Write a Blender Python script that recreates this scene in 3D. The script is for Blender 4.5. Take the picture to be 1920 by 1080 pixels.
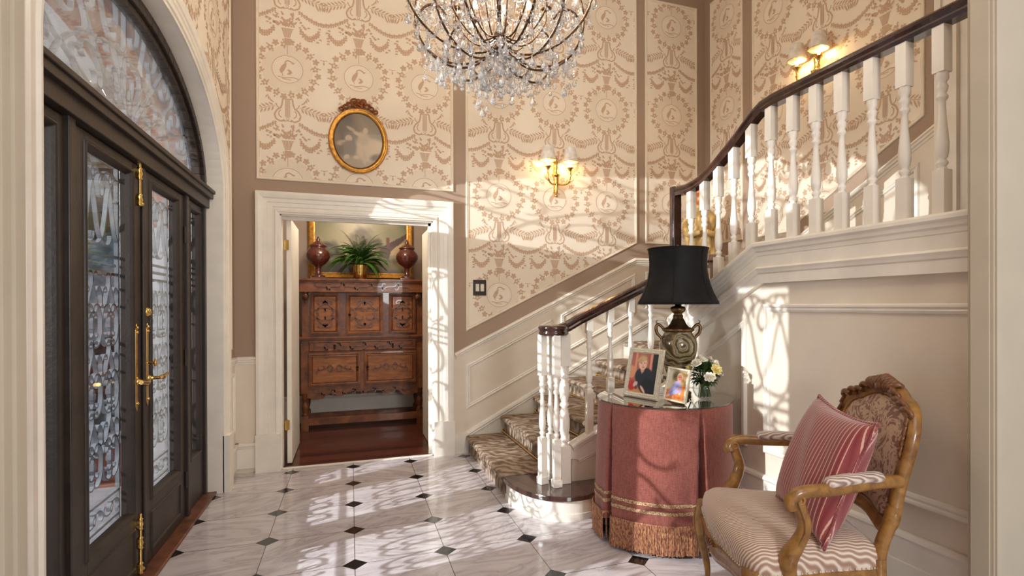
import bpy, bmesh, math, random
from mathutils import Vector, Matrix
random.seed(7)
for o in list(bpy.data.objects): bpy.data.objects.remove(o, do_unlink=True)
SC = bpy.context.scene
COL = SC.collection
PI = math.pi

# ------------------------------------------------------------------ camera, world, lights, exposure
cam_d = bpy.data.cameras.new('camera'); cam = bpy.data.objects.new('camera', cam_d); COL.objects.link(cam)
cam_d.sensor_width = 36; cam_d.lens = 36*1041.1/1920
cam_d.shift_x = (960-1031)/1920; cam_d.shift_y = (576.7-540)/1920
cam_d.clip_start = 0.05
yaw, pitch, roll = .3450, -.0030, -.0031
fw = Vector((math.sin(yaw)*math.cos(pitch), math.cos(yaw)*math.cos(pitch), math.sin(pitch)))
rt = Vector((math.cos(yaw), -math.sin(yaw), 0)); up = rt.cross(fw)
r2 = rt*math.cos(roll)+up*math.sin(roll); u2 = -rt*math.sin(roll)+up*math.cos(roll)
M = Matrix((r2, u2, -fw)).transposed().to_4x4(); M.translation = Vector((.897, -4.935, 1.309))
cam.matrix_world = M
SC.camera = cam
SC.view_settings.view_transform = 'Standard'; SC.view_settings.look = 'None'
SC.view_settings.gamma = 1; SC.view_settings.use_curve_mapping = False
SC.view_settings.exposure = 0.28
w = bpy.data.worlds.new('world'); SC.world = w; w.use_nodes = True
w.node_tree.nodes['Background'].inputs[0].default_value = (.92, .94, 1, 1)
w.node_tree.nodes['Background'].inputs[1].default_value = .33

def light(name, kind, loc, energy, color, size=.05, rot=None, parent=None):
    d = bpy.data.lights.new(name, kind); d.energy = energy; d.color = color
    if kind == 'POINT': d.shadow_soft_size = size
    if kind == 'AREA': d.size = size
    o = bpy.data.objects.new(name, d); COL.objects.link(o); o.location = loc
    if rot: o.rotation_euler = rot
    if parent: o.parent = parent; o.location = Vector(loc)-parent.location
    return o
CHE = 9
light('sky_fill_light', 'AREA', (-4.2, -2.7, 2.5), 200, (.95, .97, 1), 1.0, (0, -PI/2+.12, .25))  # added area light mimicking sky, brightens the back wall and stairs
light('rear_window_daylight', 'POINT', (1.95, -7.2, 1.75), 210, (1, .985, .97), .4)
light('warm_fill_light', 'AREA', (1.7, -5.6, 3.6), 24, (1, .88, .76), 1.8, (.75, 0, 0))  # added unseen fill behind the camera for warm ambient, no real fixture
light('low_daylight', 'POINT', (-5.0, -3.04, 2.75), 3100, (1, .98, .96), .024)

# ------------------------------------------------------------------ materials
def lin(c):
    c = c/255
    return c/12.92 if c <= .04045 else ((c+.055)/1.055)**2.4
def rgb(r, g, b): return (lin(r), lin(g), lin(b), 1)
class NT:
    def __init__(s, name):
        s.m = bpy.data.materials.new(name); s.m.use_nodes = True; s.t = s.m.node_tree
        s.b = s.t.nodes['Principled BSDF']; s.out = s.t.nodes['Material Output']
    def n(s, typ, **kw):
        x = s.t.nodes.new(typ)
        for k, v in kw.items():
            if k.startswith('i_'):
                key = k[2:]; key = int(key) if key.isdigit() else key.replace('_', ' ')
                x.inputs[key].default_value = v
            else: setattr(x, k, v)
        return x
    def l(s, a, b): s.t.links.new(a, b)
    def math(s, op, a, b=None, c=None):
        x = s.t.nodes.new('ShaderNodeMath'); x.operation = op
        for i, v in enumerate((a, b, c)):
            if v is None: continue
            if isinstance(v, (int, float)): x.inputs[i].default_value = v
            else: s.l(v, x.inputs[i])
        return x.outputs[0]
    def mix(s, f, a, b):
        x = s.t.nodes.new('ShaderNodeMix'); x.data_type = 'RGBA'
        for sock, v in ((x.inputs[0], f), (x.inputs[6], a), (x.inputs[7], b)):
            if isinstance(v, (int, float, tuple)): sock.default_value = v
            else: s.l(v, sock)
        return x.outputs[2]
    def obj(s, scale=1.0, kind='Object'):
        tc = s.n('ShaderNodeTexCoord'); mp = s.n('ShaderNodeMapping')
        mp.inputs['Scale'].default_value = scale if isinstance(scale, tuple) else (scale,)*3
        s.l(tc.outputs[kind], mp.inputs[0]); return mp.outputs[0]
    def noise(s, vec, scale, detail=4, rough=.55, dist=0):
        x = s.n('ShaderNodeTexNoise'); x.inputs['Scale'].default_value = scale
        x.inputs['Detail'].default_value = detail; x.inputs['Roughness'].default_value = rough
        x.inputs['Distortion'].default_value = dist
        s.l(vec, x.inputs['Vector']); return x.outputs['Fac']
    def ramp(s, fac, stops):
        x = s.n('ShaderNodeValToRGB'); e = x.color_ramp.elements
        while len(e) < len(stops): e.new(.5)
        for i, (p, c) in enumerate(stops): e[i].position = p; e[i].color = c
        s.l(fac, x.inputs[0]); return x.outputs[0]
    def bump(s, h, strength, dist=.01):
        x = s.n('ShaderNodeBump'); x.inputs['Strength'].default_value = strength
        x.inputs['Distance'].default_value = dist
        s.l(h, x.inputs['Height']); s.l(x.outputs[0], s.b.inputs['Normal'])
    def color(s, v):
        if isinstance(v, tuple): s.b.inputs['Base Color'].default_value = v
        else: s.l(v, s.b.inputs['Base Color'])
    def set(s, rough=.5, metal=0, coat=0, spec=.5):
        s.b.inputs['Roughness'].default_value = rough; s.b.inputs['Metallic'].default_value = metal
        s.b.inputs['Coat Weight'].default_value = coat; s.b.inputs['Specular IOR Level'].default_value = spec
def mat(name, col, rough=.5, metal=0, var=.08, vscale=30, bump=0, bscale=60, coat=0, spec=.5, kind='Object'):
    t = NT(name); v = t.obj(1, kind); f = t.noise(v, vscale)
    dark = tuple(c*(1-var*2) for c in col[:3])+(1,); lite = tuple(min(1, c*(1+var*2)) for c in col[:3])+(1,)
    t.color(t.ramp(f, [(.3, dark), (.7, lite)])); t.set(rough, metal, coat, spec)
    if bump: t.bump(t.noise(v, bscale), bump)
    return t.m
TRIM = mat('trim_paint', rgb(238, 230, 217), .38, var=.03, vscale=6, bump=.05, bscale=25)
WAINS = mat('wainscot_paint', rgb(230, 217, 199), .45, var=.02, vscale=5)
TAUPE = mat('taupe_wall_cloth', rgb(170, 146, 126), .85, var=.06, vscale=260, bump=.06, bscale=400)
GREIGE = mat('dining_wall_paint', rgb(172, 156, 144), .85, var=.05, vscale=200)
NEARW = mat('near_wall_paint', rgb(194, 182, 162), .8, var=.03, vscale=3)
PAPER = mat('wallpaper_ground', rgb(240, 226, 206), .8, var=.02, vscale=300, bump=.05, bscale=500)
PRINT = mat('wallpaper_print', rgb(204, 172, 144), .75, var=.05, vscale=500)
TINT = mat('wallpaper_tint', rgb(233, 217, 195), .8, var=.03, vscale=400)
CREAM = mat('panel_moulding_paint', rgb(236, 222, 200), .5, var=.02, vscale=10)
PLASTER = mat('ceiling_plaster', rgb(225, 218, 208), .9)
DOORM = mat('door_dark_paint', rgb(46, 35, 28), .42, var=.18, vscale=8, bump=.12, bscale=60)
IRON = mat('wrought_iron', rgb(120, 124, 130), .38, metal=.1, var=.15, vscale=20)
BRASS = mat('polished_brass', rgb(222, 184, 108), .2, 1, var=.05)
GOLD = mat('gilt_wood', rgb(196, 142, 66), .34, .8, var=.18, vscale=35, bump=.2, bscale=70)
DKGOLD = mat('antique_gilt_carving', rgb(140, 82, 38), .36, .6, var=.35, vscale=60, bump=.3, bscale=120)
BRONZE = mat('antique_bronze', rgb(120, 92, 60), .35, .85, var=.2, vscale=25)
RAIL = mat('dark_rail_wood', rgb(58, 33, 26), .16, var=.3, vscale=14, coat=.6)
THRESH = mat('threshold_wood', rgb(112, 68, 48), .4, var=.25, vscale=12)
LAMPB = mat('black_shade_silk', rgb(17, 17, 19), .6, var=.2, vscale=18, bump=.1, bscale=300, spec=.25)
BLACKP = mat('dark_bronze_plate', rgb(48, 38, 30), .35, .5)
IVORY = mat('ivory_switch', rgb(225, 215, 195), .4)
SHADEW = mat('cream_sconce_shade', rgb(232, 222, 210), .7)
LEAF = mat('fern_leaf', rgb(84, 128, 50), .5, var=.35, vscale=20)
LEAF2 = mat('bouquet_leaf', rgb(62, 88, 42), .5, var=.3, vscale=40)
PETALW = mat('white_petal', rgb(245, 240, 225), .6, var=.04)
PETALY = mat('cream_yellow_petal', rgb(240, 222, 150), .6, var=.08)
HEDGE = mat('hedge_foliage', rgb(40, 48, 54), .9, var=.5, vscale=7, bump=.8, bscale=12)
STONEO = mat('outdoor_paving', rgb(112, 110, 114), .8, var=.15, vscale=3)
PALEH = mat('pale_render', rgb(150, 140, 128), .9, var=.06, vscale=2)
SILVER = mat('beaded_silver_frame', rgb(214, 205, 184), .35, .5, var=.1, vscale=90)
PEARL = mat('frame_bead', rgb(240, 232, 206), .25, .25)

t = NT('red_brick'); v = t.obj(1)
sx = t.n('ShaderNodeSeparateXYZ'); t.l(v, sx.inputs[0]); cx_ = t.n('ShaderNodeCombineXYZ')
t.l(t.math('ADD', sx.outputs[0], sx.outputs[1]), cx_.inputs[0]); t.l(sx.outputs[2], cx_.inputs[1])
br = t.n('ShaderNodeTexBrick', i_Scale=1.0); t.l(cx_.outputs[0], br.inputs['Vector'])
br.inputs['Color1'].default_value = rgb(122, 72, 64); br.inputs['Color2'].default_value = rgb(98, 58, 54)
br.inputs['Mortar'].default_value = rgb(112, 100, 96); br.inputs['Brick Width'].default_value = .21
br.inputs['Row Height'].default_value = .075; br.inputs['Mortar Size'].default_value = .006
t.color(br.outputs[0]); t.set(.9); t.bump(br.outputs['Fac'], -.4); BRICK = t.m

# marble octagon floor with black dots
T = .457
t = NT('marble_octagon_and_dot'); geo = t.n('ShaderNodeTexCoord'); sx = t.n('ShaderNodeSeparateXYZ'); t.l(geo.outputs['Object'], sx.inputs[0])
U = t.math('DIVIDE', sx.outputs[0], T); V = t.math('DIVIDE', t.math('ADD', sx.outputs[1], .2655*T), T)
fu = t.math('SUBTRACT', t.math('FRACT', t.math('ADD', U, .5)), .5); fv = t.math('SUBTRACT', t.math('FRACT', t.math('ADD', V, .5)), .5)
au = t.math('ABSOLUTE', fu); av = t.math('ABSOLUTE', fv)
dot = t.math('LESS_THAN', t.math('ADD', au, av), .135)
line = t.math('LESS_THAN', t.math('MINIMUM', au, av), .0045)
iu = t.math('FLOOR', U); iv = t.math('FLOOR', V)
cb = t.n('ShaderNodeCombineXYZ'); t.l(iu, cb.inputs[0]); t.l(iv, cb.inputs[1])
wn = t.n('ShaderNodeTexWhiteNoise', noise_dimensions='2D'); t.l(cb.outputs[0], wn.inputs['Vector'])
vm = t.n('ShaderNodeVectorMath', operation='MULTIPLY_ADD'); t.l(wn.outputs['Color'], vm.inputs[0])
vm.inputs[1].default_value = (9, 9, 9); t.l(geo.outputs['Object'], vm.inputs[2])
ro = t.n('ShaderNodeVectorRotate', rotation_type='Z_AXIS'); t.l(vm.outputs[0], ro.inputs['Vector'])
t.l(t.math('MULTIPLY', t.math('SUBTRACT', wn.outputs['Value'], .5), 1.1), ro.inputs['Angle'])
mp = t.n('ShaderNodeMapping'); mp.inputs['Scale'].default_value = (1.3, 5.0, 1); mp.inputs['Rotation'].default_value = (0, 0, -.6); t.l(ro.outputs[0], mp.inputs[0])
n1 = t.noise(mp.outputs[0], 1.5, 7, .62, 1.1)
vein = t.math('ABSOLUTE', t.math('SUBTRACT', n1, .5))
c1 = t.ramp(vein, [(0, rgb(172, 162, 166)), (.03, rgb(197, 189, 192)), (.12, rgb(214, 208, 210)), (.3, rgb(224, 219, 221))])
n2 = t.noise(mp.outputs[0], .9, 3, .5, .4)
c2 = t.mix(t.math('MULTIPLY', n2, .5), c1, rgb(196, 186, 188))
c3 = t.mix(line, c2, rgb(92, 86, 86)); c4 = t.mix(dot, c3, rgb(22, 23, 22))
t.color(c4); t.set(.13, coat=.12); t.bump(t.noise(geo.outputs['Object'], 5), .02); FLOORM = t.m

t = NT('dark_red_floorboards'); v = t.obj((1, 1, 1)); sx = t.n('ShaderNodeSeparateXYZ'); t.l(v, sx.inputs[0])
bd = t.math('FLOOR', t.math('DIVIDE', sx.outputs[1], .085)); wn = t.n('ShaderNodeTexWhiteNoise', noise_dimensions='1D'); t.l(bd, wn.inputs['W'])
gr = t.noise(t.obj((3, 40, 1)), 2, 5); f = t.math('ADD', t.math('MULTIPLY', wn.outputs['Value'], .5), t.math('MULTIPLY', gr, .5))
t.color(t.ramp(f, [(.2, rgb(62, 30, 22)), (.8, rgb(108, 56, 40))])); t.set(.28, coat=.3); WOODF = t.m

def woodmat(name, a, b, sc=(2, 2, 14), rough=.35, coat=.25):
    t = NT(name); g = t.noise(t.obj(sc), 3, 6, .6, .6)
    t.color(t.ramp(g, [(.3, a), (.7, b)])); t.set(rough, coat=coat); t.bump(g, .08); return t.m
OAK = woodmat('carved_dark_oak', rgb(84, 46, 24), rgb(146, 86, 44), (3, 3, 3), .45, .08)
OAKP = woodmat('oak_panel', rgb(118, 68, 32), rgb(176, 110, 56), (2, 2, 8), .5, .05)
OAKD = woodmat('dark_oak_carving', rgb(76, 42, 24), rgb(128, 76, 42), (8, 8, 8))
URNM = woodmat('oxblood_carved_lacquer', rgb(62, 26, 20), rgb(110, 52, 40), (20, 20, 20), .2, .7)
CHAIRW = woodmat('gilded_walnut', rgb(114, 74, 34), rgb(172, 124, 60), (7, 7, 7), .3, .3)
CHAIRD = woodmat('dark_carved_walnut', rgb(84, 48, 26), rgb(140, 90, 46), (22, 22, 22), .34, .3)
TREAD = woodmat('polished_dark_tread', rgb(50, 30, 25), rgb(78, 50, 42), (10, 2, 2), .18, .6)

t = NT('patterned_brown_carpet'); v = t.obj(1)
wv = t.n('ShaderNodeTexWave', i_Scale=5.0, i_Distortion=11.0, i_Detail=2.0); wv.inputs['Detail Scale'].default_value = 1.2
wv.bands_direction = 'DIAGONAL'; t.l(v, wv.inputs['Vector'])
nn = t.noise(v, 220, 3); f = t.math('ADD', t.math('MULTIPLY', wv.outputs['Fac'], .75), t.math('MULTIPLY', nn, .3))
t.color(t.ramp(f, [(.15, rgb(120, 100, 84)), (.5, rgb(154, 133, 114)), (.95, rgb(178, 159, 141))])); t.set(.95, spec=.1); t.bump(nn, .5, .004); CARPET = t.m

t = NT('rose_linen'); v = t.obj((1, 1, 1)); a = t.noise(t.obj((60, 60, 500)), 1, 2); b = t.noise(t.obj((420, 420, 20)), 1, 2)
f = t.math('ADD', t.math('MULTIPLY', a, .5), t.math('MULTIPLY', b, .5)); g = t.noise(v, 4)
t.color(t.ramp(t.math('ADD', t.math('MULTIPLY', f, .8), t.math('MULTIPLY', g, .2)), [(.35, rgb(112, 56, 48)), (.65, rgb(168, 102, 90))]))
t.set(.9, spec=.15); t.b.inputs['Sheen Weight'].default_value = .3; t.bump(f, .3, .003); LINEN = t.m
t = NT('dark_red_lining'); t.color(rgb(96, 22, 30)); t.set(.9); LINING = t.m
t = NT('bullion_fringe'); t.color(t.ramp(t.noise(t.obj((160, 160, 60)), 1, 2), [(.35, rgb(104, 62, 44)), (.5, rgb(170, 112, 84)), (.65, rgb(196, 150, 104))])); t.set(.8); FRINGE = t.m
t = NT('gold_braid'); t.color(t.ramp(t.noise(t.obj((140, 140, 240)), 1, 2), [(.4, rgb(120, 82, 58)), (.55, rgb(196, 160, 118)), (.7, rgb(226, 204, 164))])); t.set(.7); BRAID = t.m

# swirled olive stone
t = NT('swirled_olive_onyx'); v = t.obj(1)
wv = t.n('ShaderNodeTexWave', i_Scale=9.0, i_Distortion=7.0, i_Detail=3.0); wv.wave_type = 'RINGS'; wv.rings_direction = 'Y'; mp = t.n('ShaderNodeMapping'); mp.inputs['Location'].default_value = (.03, 0, -.30); t.l(v, mp.inputs[0]); t.l(mp.outputs[0], wv.inputs['Vector']); wv.inputs['Detail Scale'].default_value = 1.2
t.color(t.ramp(wv.outputs['Fac'], [(.1, rgb(74, 62, 40)), (.45, rgb(128, 110, 78)), (.8, rgb(176, 160, 124)), (1, rgb(104, 100, 78))])); t.set(.12, coat=.5); ONYX = t.m

# wavy ribbed seat silk
def wavymat(name, freq, axis, wscale, amp, dark, lite, rough=.55):
    t = NT(name); v = t.obj(1); sx = t.n('ShaderNodeSeparateXYZ'); t.l(v, sx.inputs[0])
    A = sx.outputs[axis]; B = sx.outputs[1-axis]
    tri = t.math('SINE', t.math('MULTIPLY', B, wscale))
    s_ = t.math('SINE', t.math('ADD', t.math('MULTIPLY', t.math('ADD', A, t.math('MULTIPLY', sx.outputs[2], .35)), freq), t.math('MULTIPLY', tri, amp)))
    f = s_
    t.color(t.ramp(t.math('MULTIPLY_ADD', f, .5, .5), [(.1, dark), (.6, lite), (.93, rgb(232, 216, 198))])); t.set(rough); t.bump(f, .25, .003)
    t.b.inputs['Sheen Weight'].default_value = .3
    return t.m
SEATM = wavymat('rippled_seat_silk', 500, 0, 100, 1.1, rgb(164, 130, 110), rgb(202, 170, 150))
ARMM = wavymat('rippled_arm_silk', 520, 0, 110, .9, rgb(150, 122, 110), rgb(206, 186, 176))
t = NT('striped_rose_silk'); v = t.obj(1); sx = t.n('ShaderNodeSeparateXYZ'); t.l(v, sx.inputs[0])
wob = t.math('MULTIPLY', t.noise(v, 7, 1), .004)
ph = t.math('FRACT', t.math('DIVIDE', t.math('ADD', sx.outputs[0], wob), .0165))
ln = t.math('LESS_THAN', ph, .16); ph2 = t.math('ABSOLUTE', t.math('SUBTRACT', ph, .58))
t.color(t.mix(ln, t.mix(t.math('MULTIPLY', ph2, 1.6), rgb(132, 44, 48), rgb(172, 84, 84)), rgb(226, 178, 160))); t.set(.42); t.b.inputs['Sheen Weight'].default_value = .5
t.bump(ph2, .3, .004); PILLOW = t.m
t = NT('rose_damask'); v = t.obj(1); nn = t.noise(v, 11, 4, .6, 2.6); f = t.math('ABSOLUTE', t.math('SUBTRACT', nn, .5))
t.color(t.ramp(f, [(0, rgb(206, 178, 152)), (.05, rgb(196, 164, 140)), (.075, rgb(134, 98, 88)), (.2, rgb(152, 112, 102))])); t.set(.5); t.bump(f, .3); DAMASK = t.m

def glassmat(name, tint=(1, 1, 1, 1), refl=1.0, rough=0.0, haze=0.0):
    t = NT(name); t.t.nodes.remove(t.b)
    tr = t.n('ShaderNodeBsdfTransparent'); tr.inputs[0].default_value = tint
    gl = t.n('ShaderNodeBsdfGlossy'); gl.inputs['Roughness'].default_value = rough
    fr = t.n('ShaderNodeLayerWeight', i_Blend=.5); mx = t.n('ShaderNodeMixShader')
    sch = t.math('MULTIPLY_ADD', t.math('POWER', fr.outputs['Facing'], 5.0), .96, .04)
    t.l(t.math('MINIMUM', t.math('MULTIPLY', sch, refl), 1.0), mx.inputs[0]); t.l(tr.outputs[0], mx.inputs[1]); t.l(gl.outputs[0], mx.inputs[2])
    last = mx.outputs[0]
    if haze:
        df = t.n('ShaderNodeBsdfDiffuse'); df.inputs[0].default_value = (.85, .87, .9, 1)
        f = t.ramp(t.noise(t.obj(1), 9, 5, .6, .8), [(.4, (0, 0, 0, 1)), (.75, (haze,)*3+(1,))])
        m2 = t.n('ShaderNodeMixShader'); t.l(f, m2.inputs[0]); t.l(last, m2.inputs[1]); t.l(df.outputs[0], m2.inputs[2]); last = m2.outputs[0]
    t.l(last, t.out.inputs[0]); return t.m
PANE = glassmat('window_glass', (.93, .96, .98, 1), 1.0, .01)
PANEL_ = glassmat('reflection_haze_glass', (.93, .96, .98, 1), 1.3, .02, .09)  # pale diffuse haze in the pane imitates a milky reflection
TABLEG = glassmat('table_glass', (.95, .99, .97, 1), 2.2)
BOWLG = glassmat('clear_bowl_glass', (.97, .99, .99, 1), 1.2)
t = NT('cut_crystal'); t.color((1, 1, 1, 1)); t.set(.03); t.b.inputs['Transmission Weight'].default_value = .86; t.b.inputs['IOR'].default_value = 1.62; CRYST = t.m
def emis(name, col, st):
    t = NT(name); t.color(col); t.b.inputs['Emission Color'].default_value = col; t.b.inputs['Emission Strength'].default_value = st; return t.m
BULB = emis('lit_candle_bulb', (1, .80, .50, 1), 30)
CANDLE = emis('glowing_candle_sleeve', (1, .62, .14, 1), 7)
SHADEI = emis('lit_shade_lining', (1, .60, .16, 1), 2.2)
def vcol(name, rough=.6):
    t = NT(name); a = t.n('ShaderNodeVertexColor', layer_name='Col'); nn = t.noise(t.obj(1), 160, 3)
    t.color(t.mix(t.math('MULTIPLY', nn, .12), a.outputs[0], (.3, .26, .22, 1))); t.set(rough); return t.m
ARTM = vcol('painted_picture', .35); PHOTOM = vcol('colour_photograph', .2)

# ------------------------------------------------------------------ mesh helpers
class MB:
    def __init__(s): s.v = []; s.f = []; s.m = []; s.sm = []
    def add(s, vs, fs, mi=0, smooth=False):
        b = len(s.v); s.v += [tuple(x) for x in vs]
        for f in fs: s.f.append([b+i for i in f]); s.m.append(mi); s.sm.append(smooth)
        return s
    def box(s, x0, x1, y0, y1, z0, z1, mi=0, Mx=None):
        x0, x1 = min(x0, x1), max(x0, x1); y0, y1 = min(y0, y1), max(y0, y1); z0, z1 = min(z0, z1), max(z0, z1)
        vs = [Vector((x, y, z)) for x in (x0, x1) for y in (y0, y1) for z in (z0, z1)]
        if Mx: vs = [Mx @ q for q in vs]
        return s.add(vs, [(0, 1, 3, 2), (4, 6, 7, 5), (0, 4, 5, 1), (2, 3, 7, 6), (0, 2, 6, 4), (1, 5, 7, 3)], mi)
    def lathe(s, prof, c=(0, 0, 0), n=20, mi=0, Mx=None, rfun=None, smooth=True, a0=0, a1=2*PI):
        full = abs(a1-a0-2*PI) < 1e-6; k = n if full else n+1; vs = []
        for r, z in prof:
            for i in range(k):
                a = a0+(a1-a0)*i/n; rr = r*(rfun(a, z) if rfun else 1)
                q = Vector((rr*math.cos(a), rr*math.sin(a), z))
                if Mx: q = Mx @ q
                vs.append(q+Vector(c))
        fs = []
        for j in range(len(prof)-1):
            for i in range(n):
                i2 = (i+1) % k if full else i+1
                fs.append((j*k+i, j*k+i2, (j+1)*k+i2, (j+1)*k+i))
        s.add(vs, fs, mi, smooth)
        if full:
            for j in (0, len(prof)-1):
                if prof[j][0] > 1e-4: s.add([vs[j*k+i] for i in range(k)], [tuple(range(k)) if j else tuple(reversed(range(k)))], mi)
        return s
    def tube(s, pts, r, n=8, mi=0, cap=True, smooth=True, squash=1.0):
        pts = [Vector(p) for p in pts]; vs = []; N = len(pts)
        nrm = None
        for i, p in enumerate(pts):
            d = (pts[min(i+1, N-1)]-pts[max(i-1, 0)]).normalized()
            if nrm is None:
                nrm = d.orthogonal().normalized() if abs(d.z) > .9 else d.cross(Vector((0, 0, 1))).normalized()
            nrm = (nrm-d*nrm.dot(d)).normalized(); b = d.cross(nrm)
            rr = r(i/(N-1)) if callable(r) else r
            for k in range(n):
                a = 2*PI*k/n; vs.append(p+nrm*math.cos(a)*rr+b*math.sin(a)*rr*squash)
        fs = [(i*n+k, i*n+(k+1) % n, (i+1)*n+(k+1) % n, (i+1)*n+k) for i in range(N-1) for k in range(n)]
        s.add(vs, fs, mi, smooth)
        if cap: s.add(vs[:n], [tuple(reversed(range(n)))], mi); s.add(vs[-n:], [tuple(range(n))], mi)
        return s
    def bar(s, pts, frame, w, th, mi=0):
        """flat bar: pts are (u,v) in frame, w across the plane normal, th in plane"""
        o, eu, ev, en = frame; vs = []; N = len(pts)
        for i, (a, b) in enumerate(pts):
            p0 = pts[max(i-1, 0)]; p1 = pts[min(i+1, N-1)]
            dx, dy = p1[0]-p0[0], p1[1]-p0[1]; L = math.hypot(dx, dy) or 1; nx, ny = -dy/L, dx/L
            for q, h in ((th/2, -w/2), (th/2, w/2), (-th/2, w/2), (-th/2, -w/2)):
                vs.append(o+eu*(a+nx*q)+ev*(b+ny*q)+en*h)
        fs = [(i*4+k, i*4+(k+1) % 4, (i+1)*4+(k+1) % 4, (i+1)*4+k) for i in range(N-1) for k in range(4)]
        fs += [(3, 2, 1, 0), tuple((N-1)*4+k for k in range(4))]
        return s.add(vs, fs, mi)
    def mould(s, pts, frame, prof, closed=True, mi=0, smooth=False):
        """sweep prof [(w,h)] along polyline pts (u,v); w to the left of travel, h out of the wall; mitred"""
        o, eu, ev, en = frame; N = len(pts); vs = []; P_ = len(prof)
        for i in range(N):
            a = Vector(pts[(i-1) % N]) if (closed or i > 0) else None
            b = Vector(pts[i]); c = Vector(pts[(i+1) % N]) if (closed or i < N-1) else None
            d1 = (b-a).normalized() if a is not None else None; d2 = (c-b).normalized() if c is not None else None
            if d1 is None: m = Vector((-d2.y, d2.x))
            elif d2 is None: m = Vector((-d1.y, d1.x))
            else:
                n1 = Vector((-d1.y, d1.x)); n2 = Vector((-d2.y, d2.x)); m = n1+n2; m = m/max(m.dot(n1), .2)
            for wd, h in prof: q = b+m*wd; vs.append(o+eu*q.x+ev*q.y+en*h)
        M_ = N if closed else N-1
        fs = [(i*P_+k, i*P_+k+1, ((i+1) % N)*P_+k+1, ((i+1) % N)*P_+k) for i in range(M_) for k in range(P_-1)]
        s.add(vs, fs, mi, smooth)
        if not closed: s.add(vs[:P_], [tuple(range(P_))], mi); s.add(vs[-P_:], [tuple(reversed(range(P_)))], mi)
        return s
    def prism(s, pts, frame, h0, h1, mi=0):
        o, eu, ev, en = frame; n = len(pts)
        vs = [o+eu*a+ev*b+en*h for h in (h0, h1) for a, b in pts]
        fs = [tuple(reversed(range(n))), tuple(range(n, 2*n))]+[(i, (i+1) % n, n+(i+1) % n, n+i) for i in range(n)]
        return s.add(vs, fs, mi)
    def poly(s, pts, frame, h, mi=0):
        o, eu, ev, en = frame
        return s.add([o+eu*a+ev*b+en*h for a, b in pts], [tuple(range(len(pts)))], mi)
    def ball(s, c, r, n=10, mi=0, sc=(1, 1, 1), Mx=None):
        prof = [(max(math.sin(PI*j/(n//2+2)), 0)*1.0, -math.cos(PI*j/(n//2+2))) for j in range(n//2+3)]
        m = Matrix.Diagonal((r*sc[0], r*sc[1], r*sc[2], 1))
        if Mx: m = Mx @ m
        return s.lathe(prof, c, n, mi, m)
ROOT = {}
def link(name, mb, mats, parent=None, kind=None, world=True, bevel=0, shade=None):
    me = bpy.data.meshes.new(name)
    vs = mb.v
    if parent is not None and world and parent.name in ROOT:
        inv = ROOT[parent.name].inverted(); vs = [tuple(inv @ Vector(q)) for q in vs]
    me.from_pydata(vs, [], mb.f)
    for m_ in (mats if isinstance(mats, (list, tuple)) else [mats]): me.materials.append(m_)
    for i, p in enumerate(me.polygons): p.material_index = mb.m[i]; p.use_smooth = mb.sm[i]
    me.update()
    bm = bmesh.new(); bm.from_mesh(me); bmesh.ops.recalc_face_normals(bm, faces=bm.faces); bm.to_mesh(me); bm.free()
    o = bpy.data.objects.new(name, me); COL.objects.link(o)
    if parent is not None: o.parent = parent; ROOT[o.name] = ROOT.get(parent.name, Matrix.Identity(4))
    if kind: o['kind'] = kind
    if bevel:
        b = o.modifiers.new('bevel', 'BEVEL'); b.width = bevel; b.segments = 2; b.limit_method = 'ANGLE'
    return o
def thing(name, label, cat, loc, rz=0, group=None):
    o = bpy.data.objects.new(name, None); COL.objects.link(o); o.empty_display_size = .05
    o.location = loc; o.rotation_euler = (0, 0, rz); o['label'] = label; o['category'] = cat
    if group: o['group'] = group
    ROOT[o.name] = Matrix.Translation(loc) @ Matrix.Rotation(rz, 4, 'Z'); return o
def struct(name, mb, mats, label=None, bevel=0):
    o = link(name, mb, mats, kind='structure', bevel=bevel)
    if label: o['label'] = label
    return o
def copy_tree(o, parent=None):
    c = o.copy(); COL.objects.link(c)
    if parent: c.parent = parent
    for ch in list(o.children): copy_tree(ch, c)
    return c
X, Y, Z = Vector((1, 0, 0)), Vector((0, 1, 0)), Vector((0, 0, 1))
G = 3.05; W = 4.406; LW = .04
F_BACK = (Vector((0, 0, 0)), X, Z, -Y)
F_FAR = (Vector((W, 0, 0)), -Y, Z, -X)
F_GAL = (Vector((G, 0, 0)), -Y, Z, -X)
F_LEFT = (Vector((LW, 0, 0)), Y, Z, X)
PANELP = [(0, 0), (0, .010), (.006, .018), (.012, .020), (.020, .014), (.028, .017), (.034, .012), (.036, 0)]
THINP = [(0, 0), (0, .008), (.005, .013), (.012, .013), (.018, .007), (.022, .010), (.026, 0)]
RAILP = [(0, 0), (0, .014), (.008, .024), (.020, .030), (.028, .022), (.040, .020), (.046, .012), (.060, .010), (.062, 0)]
BASEP = [(0, 0), (0, .03), (.008, .034), (.02, .034), (.03, .026), (.04, .024), (.045, .018), (.20, .018), (.20, 0)]

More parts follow.
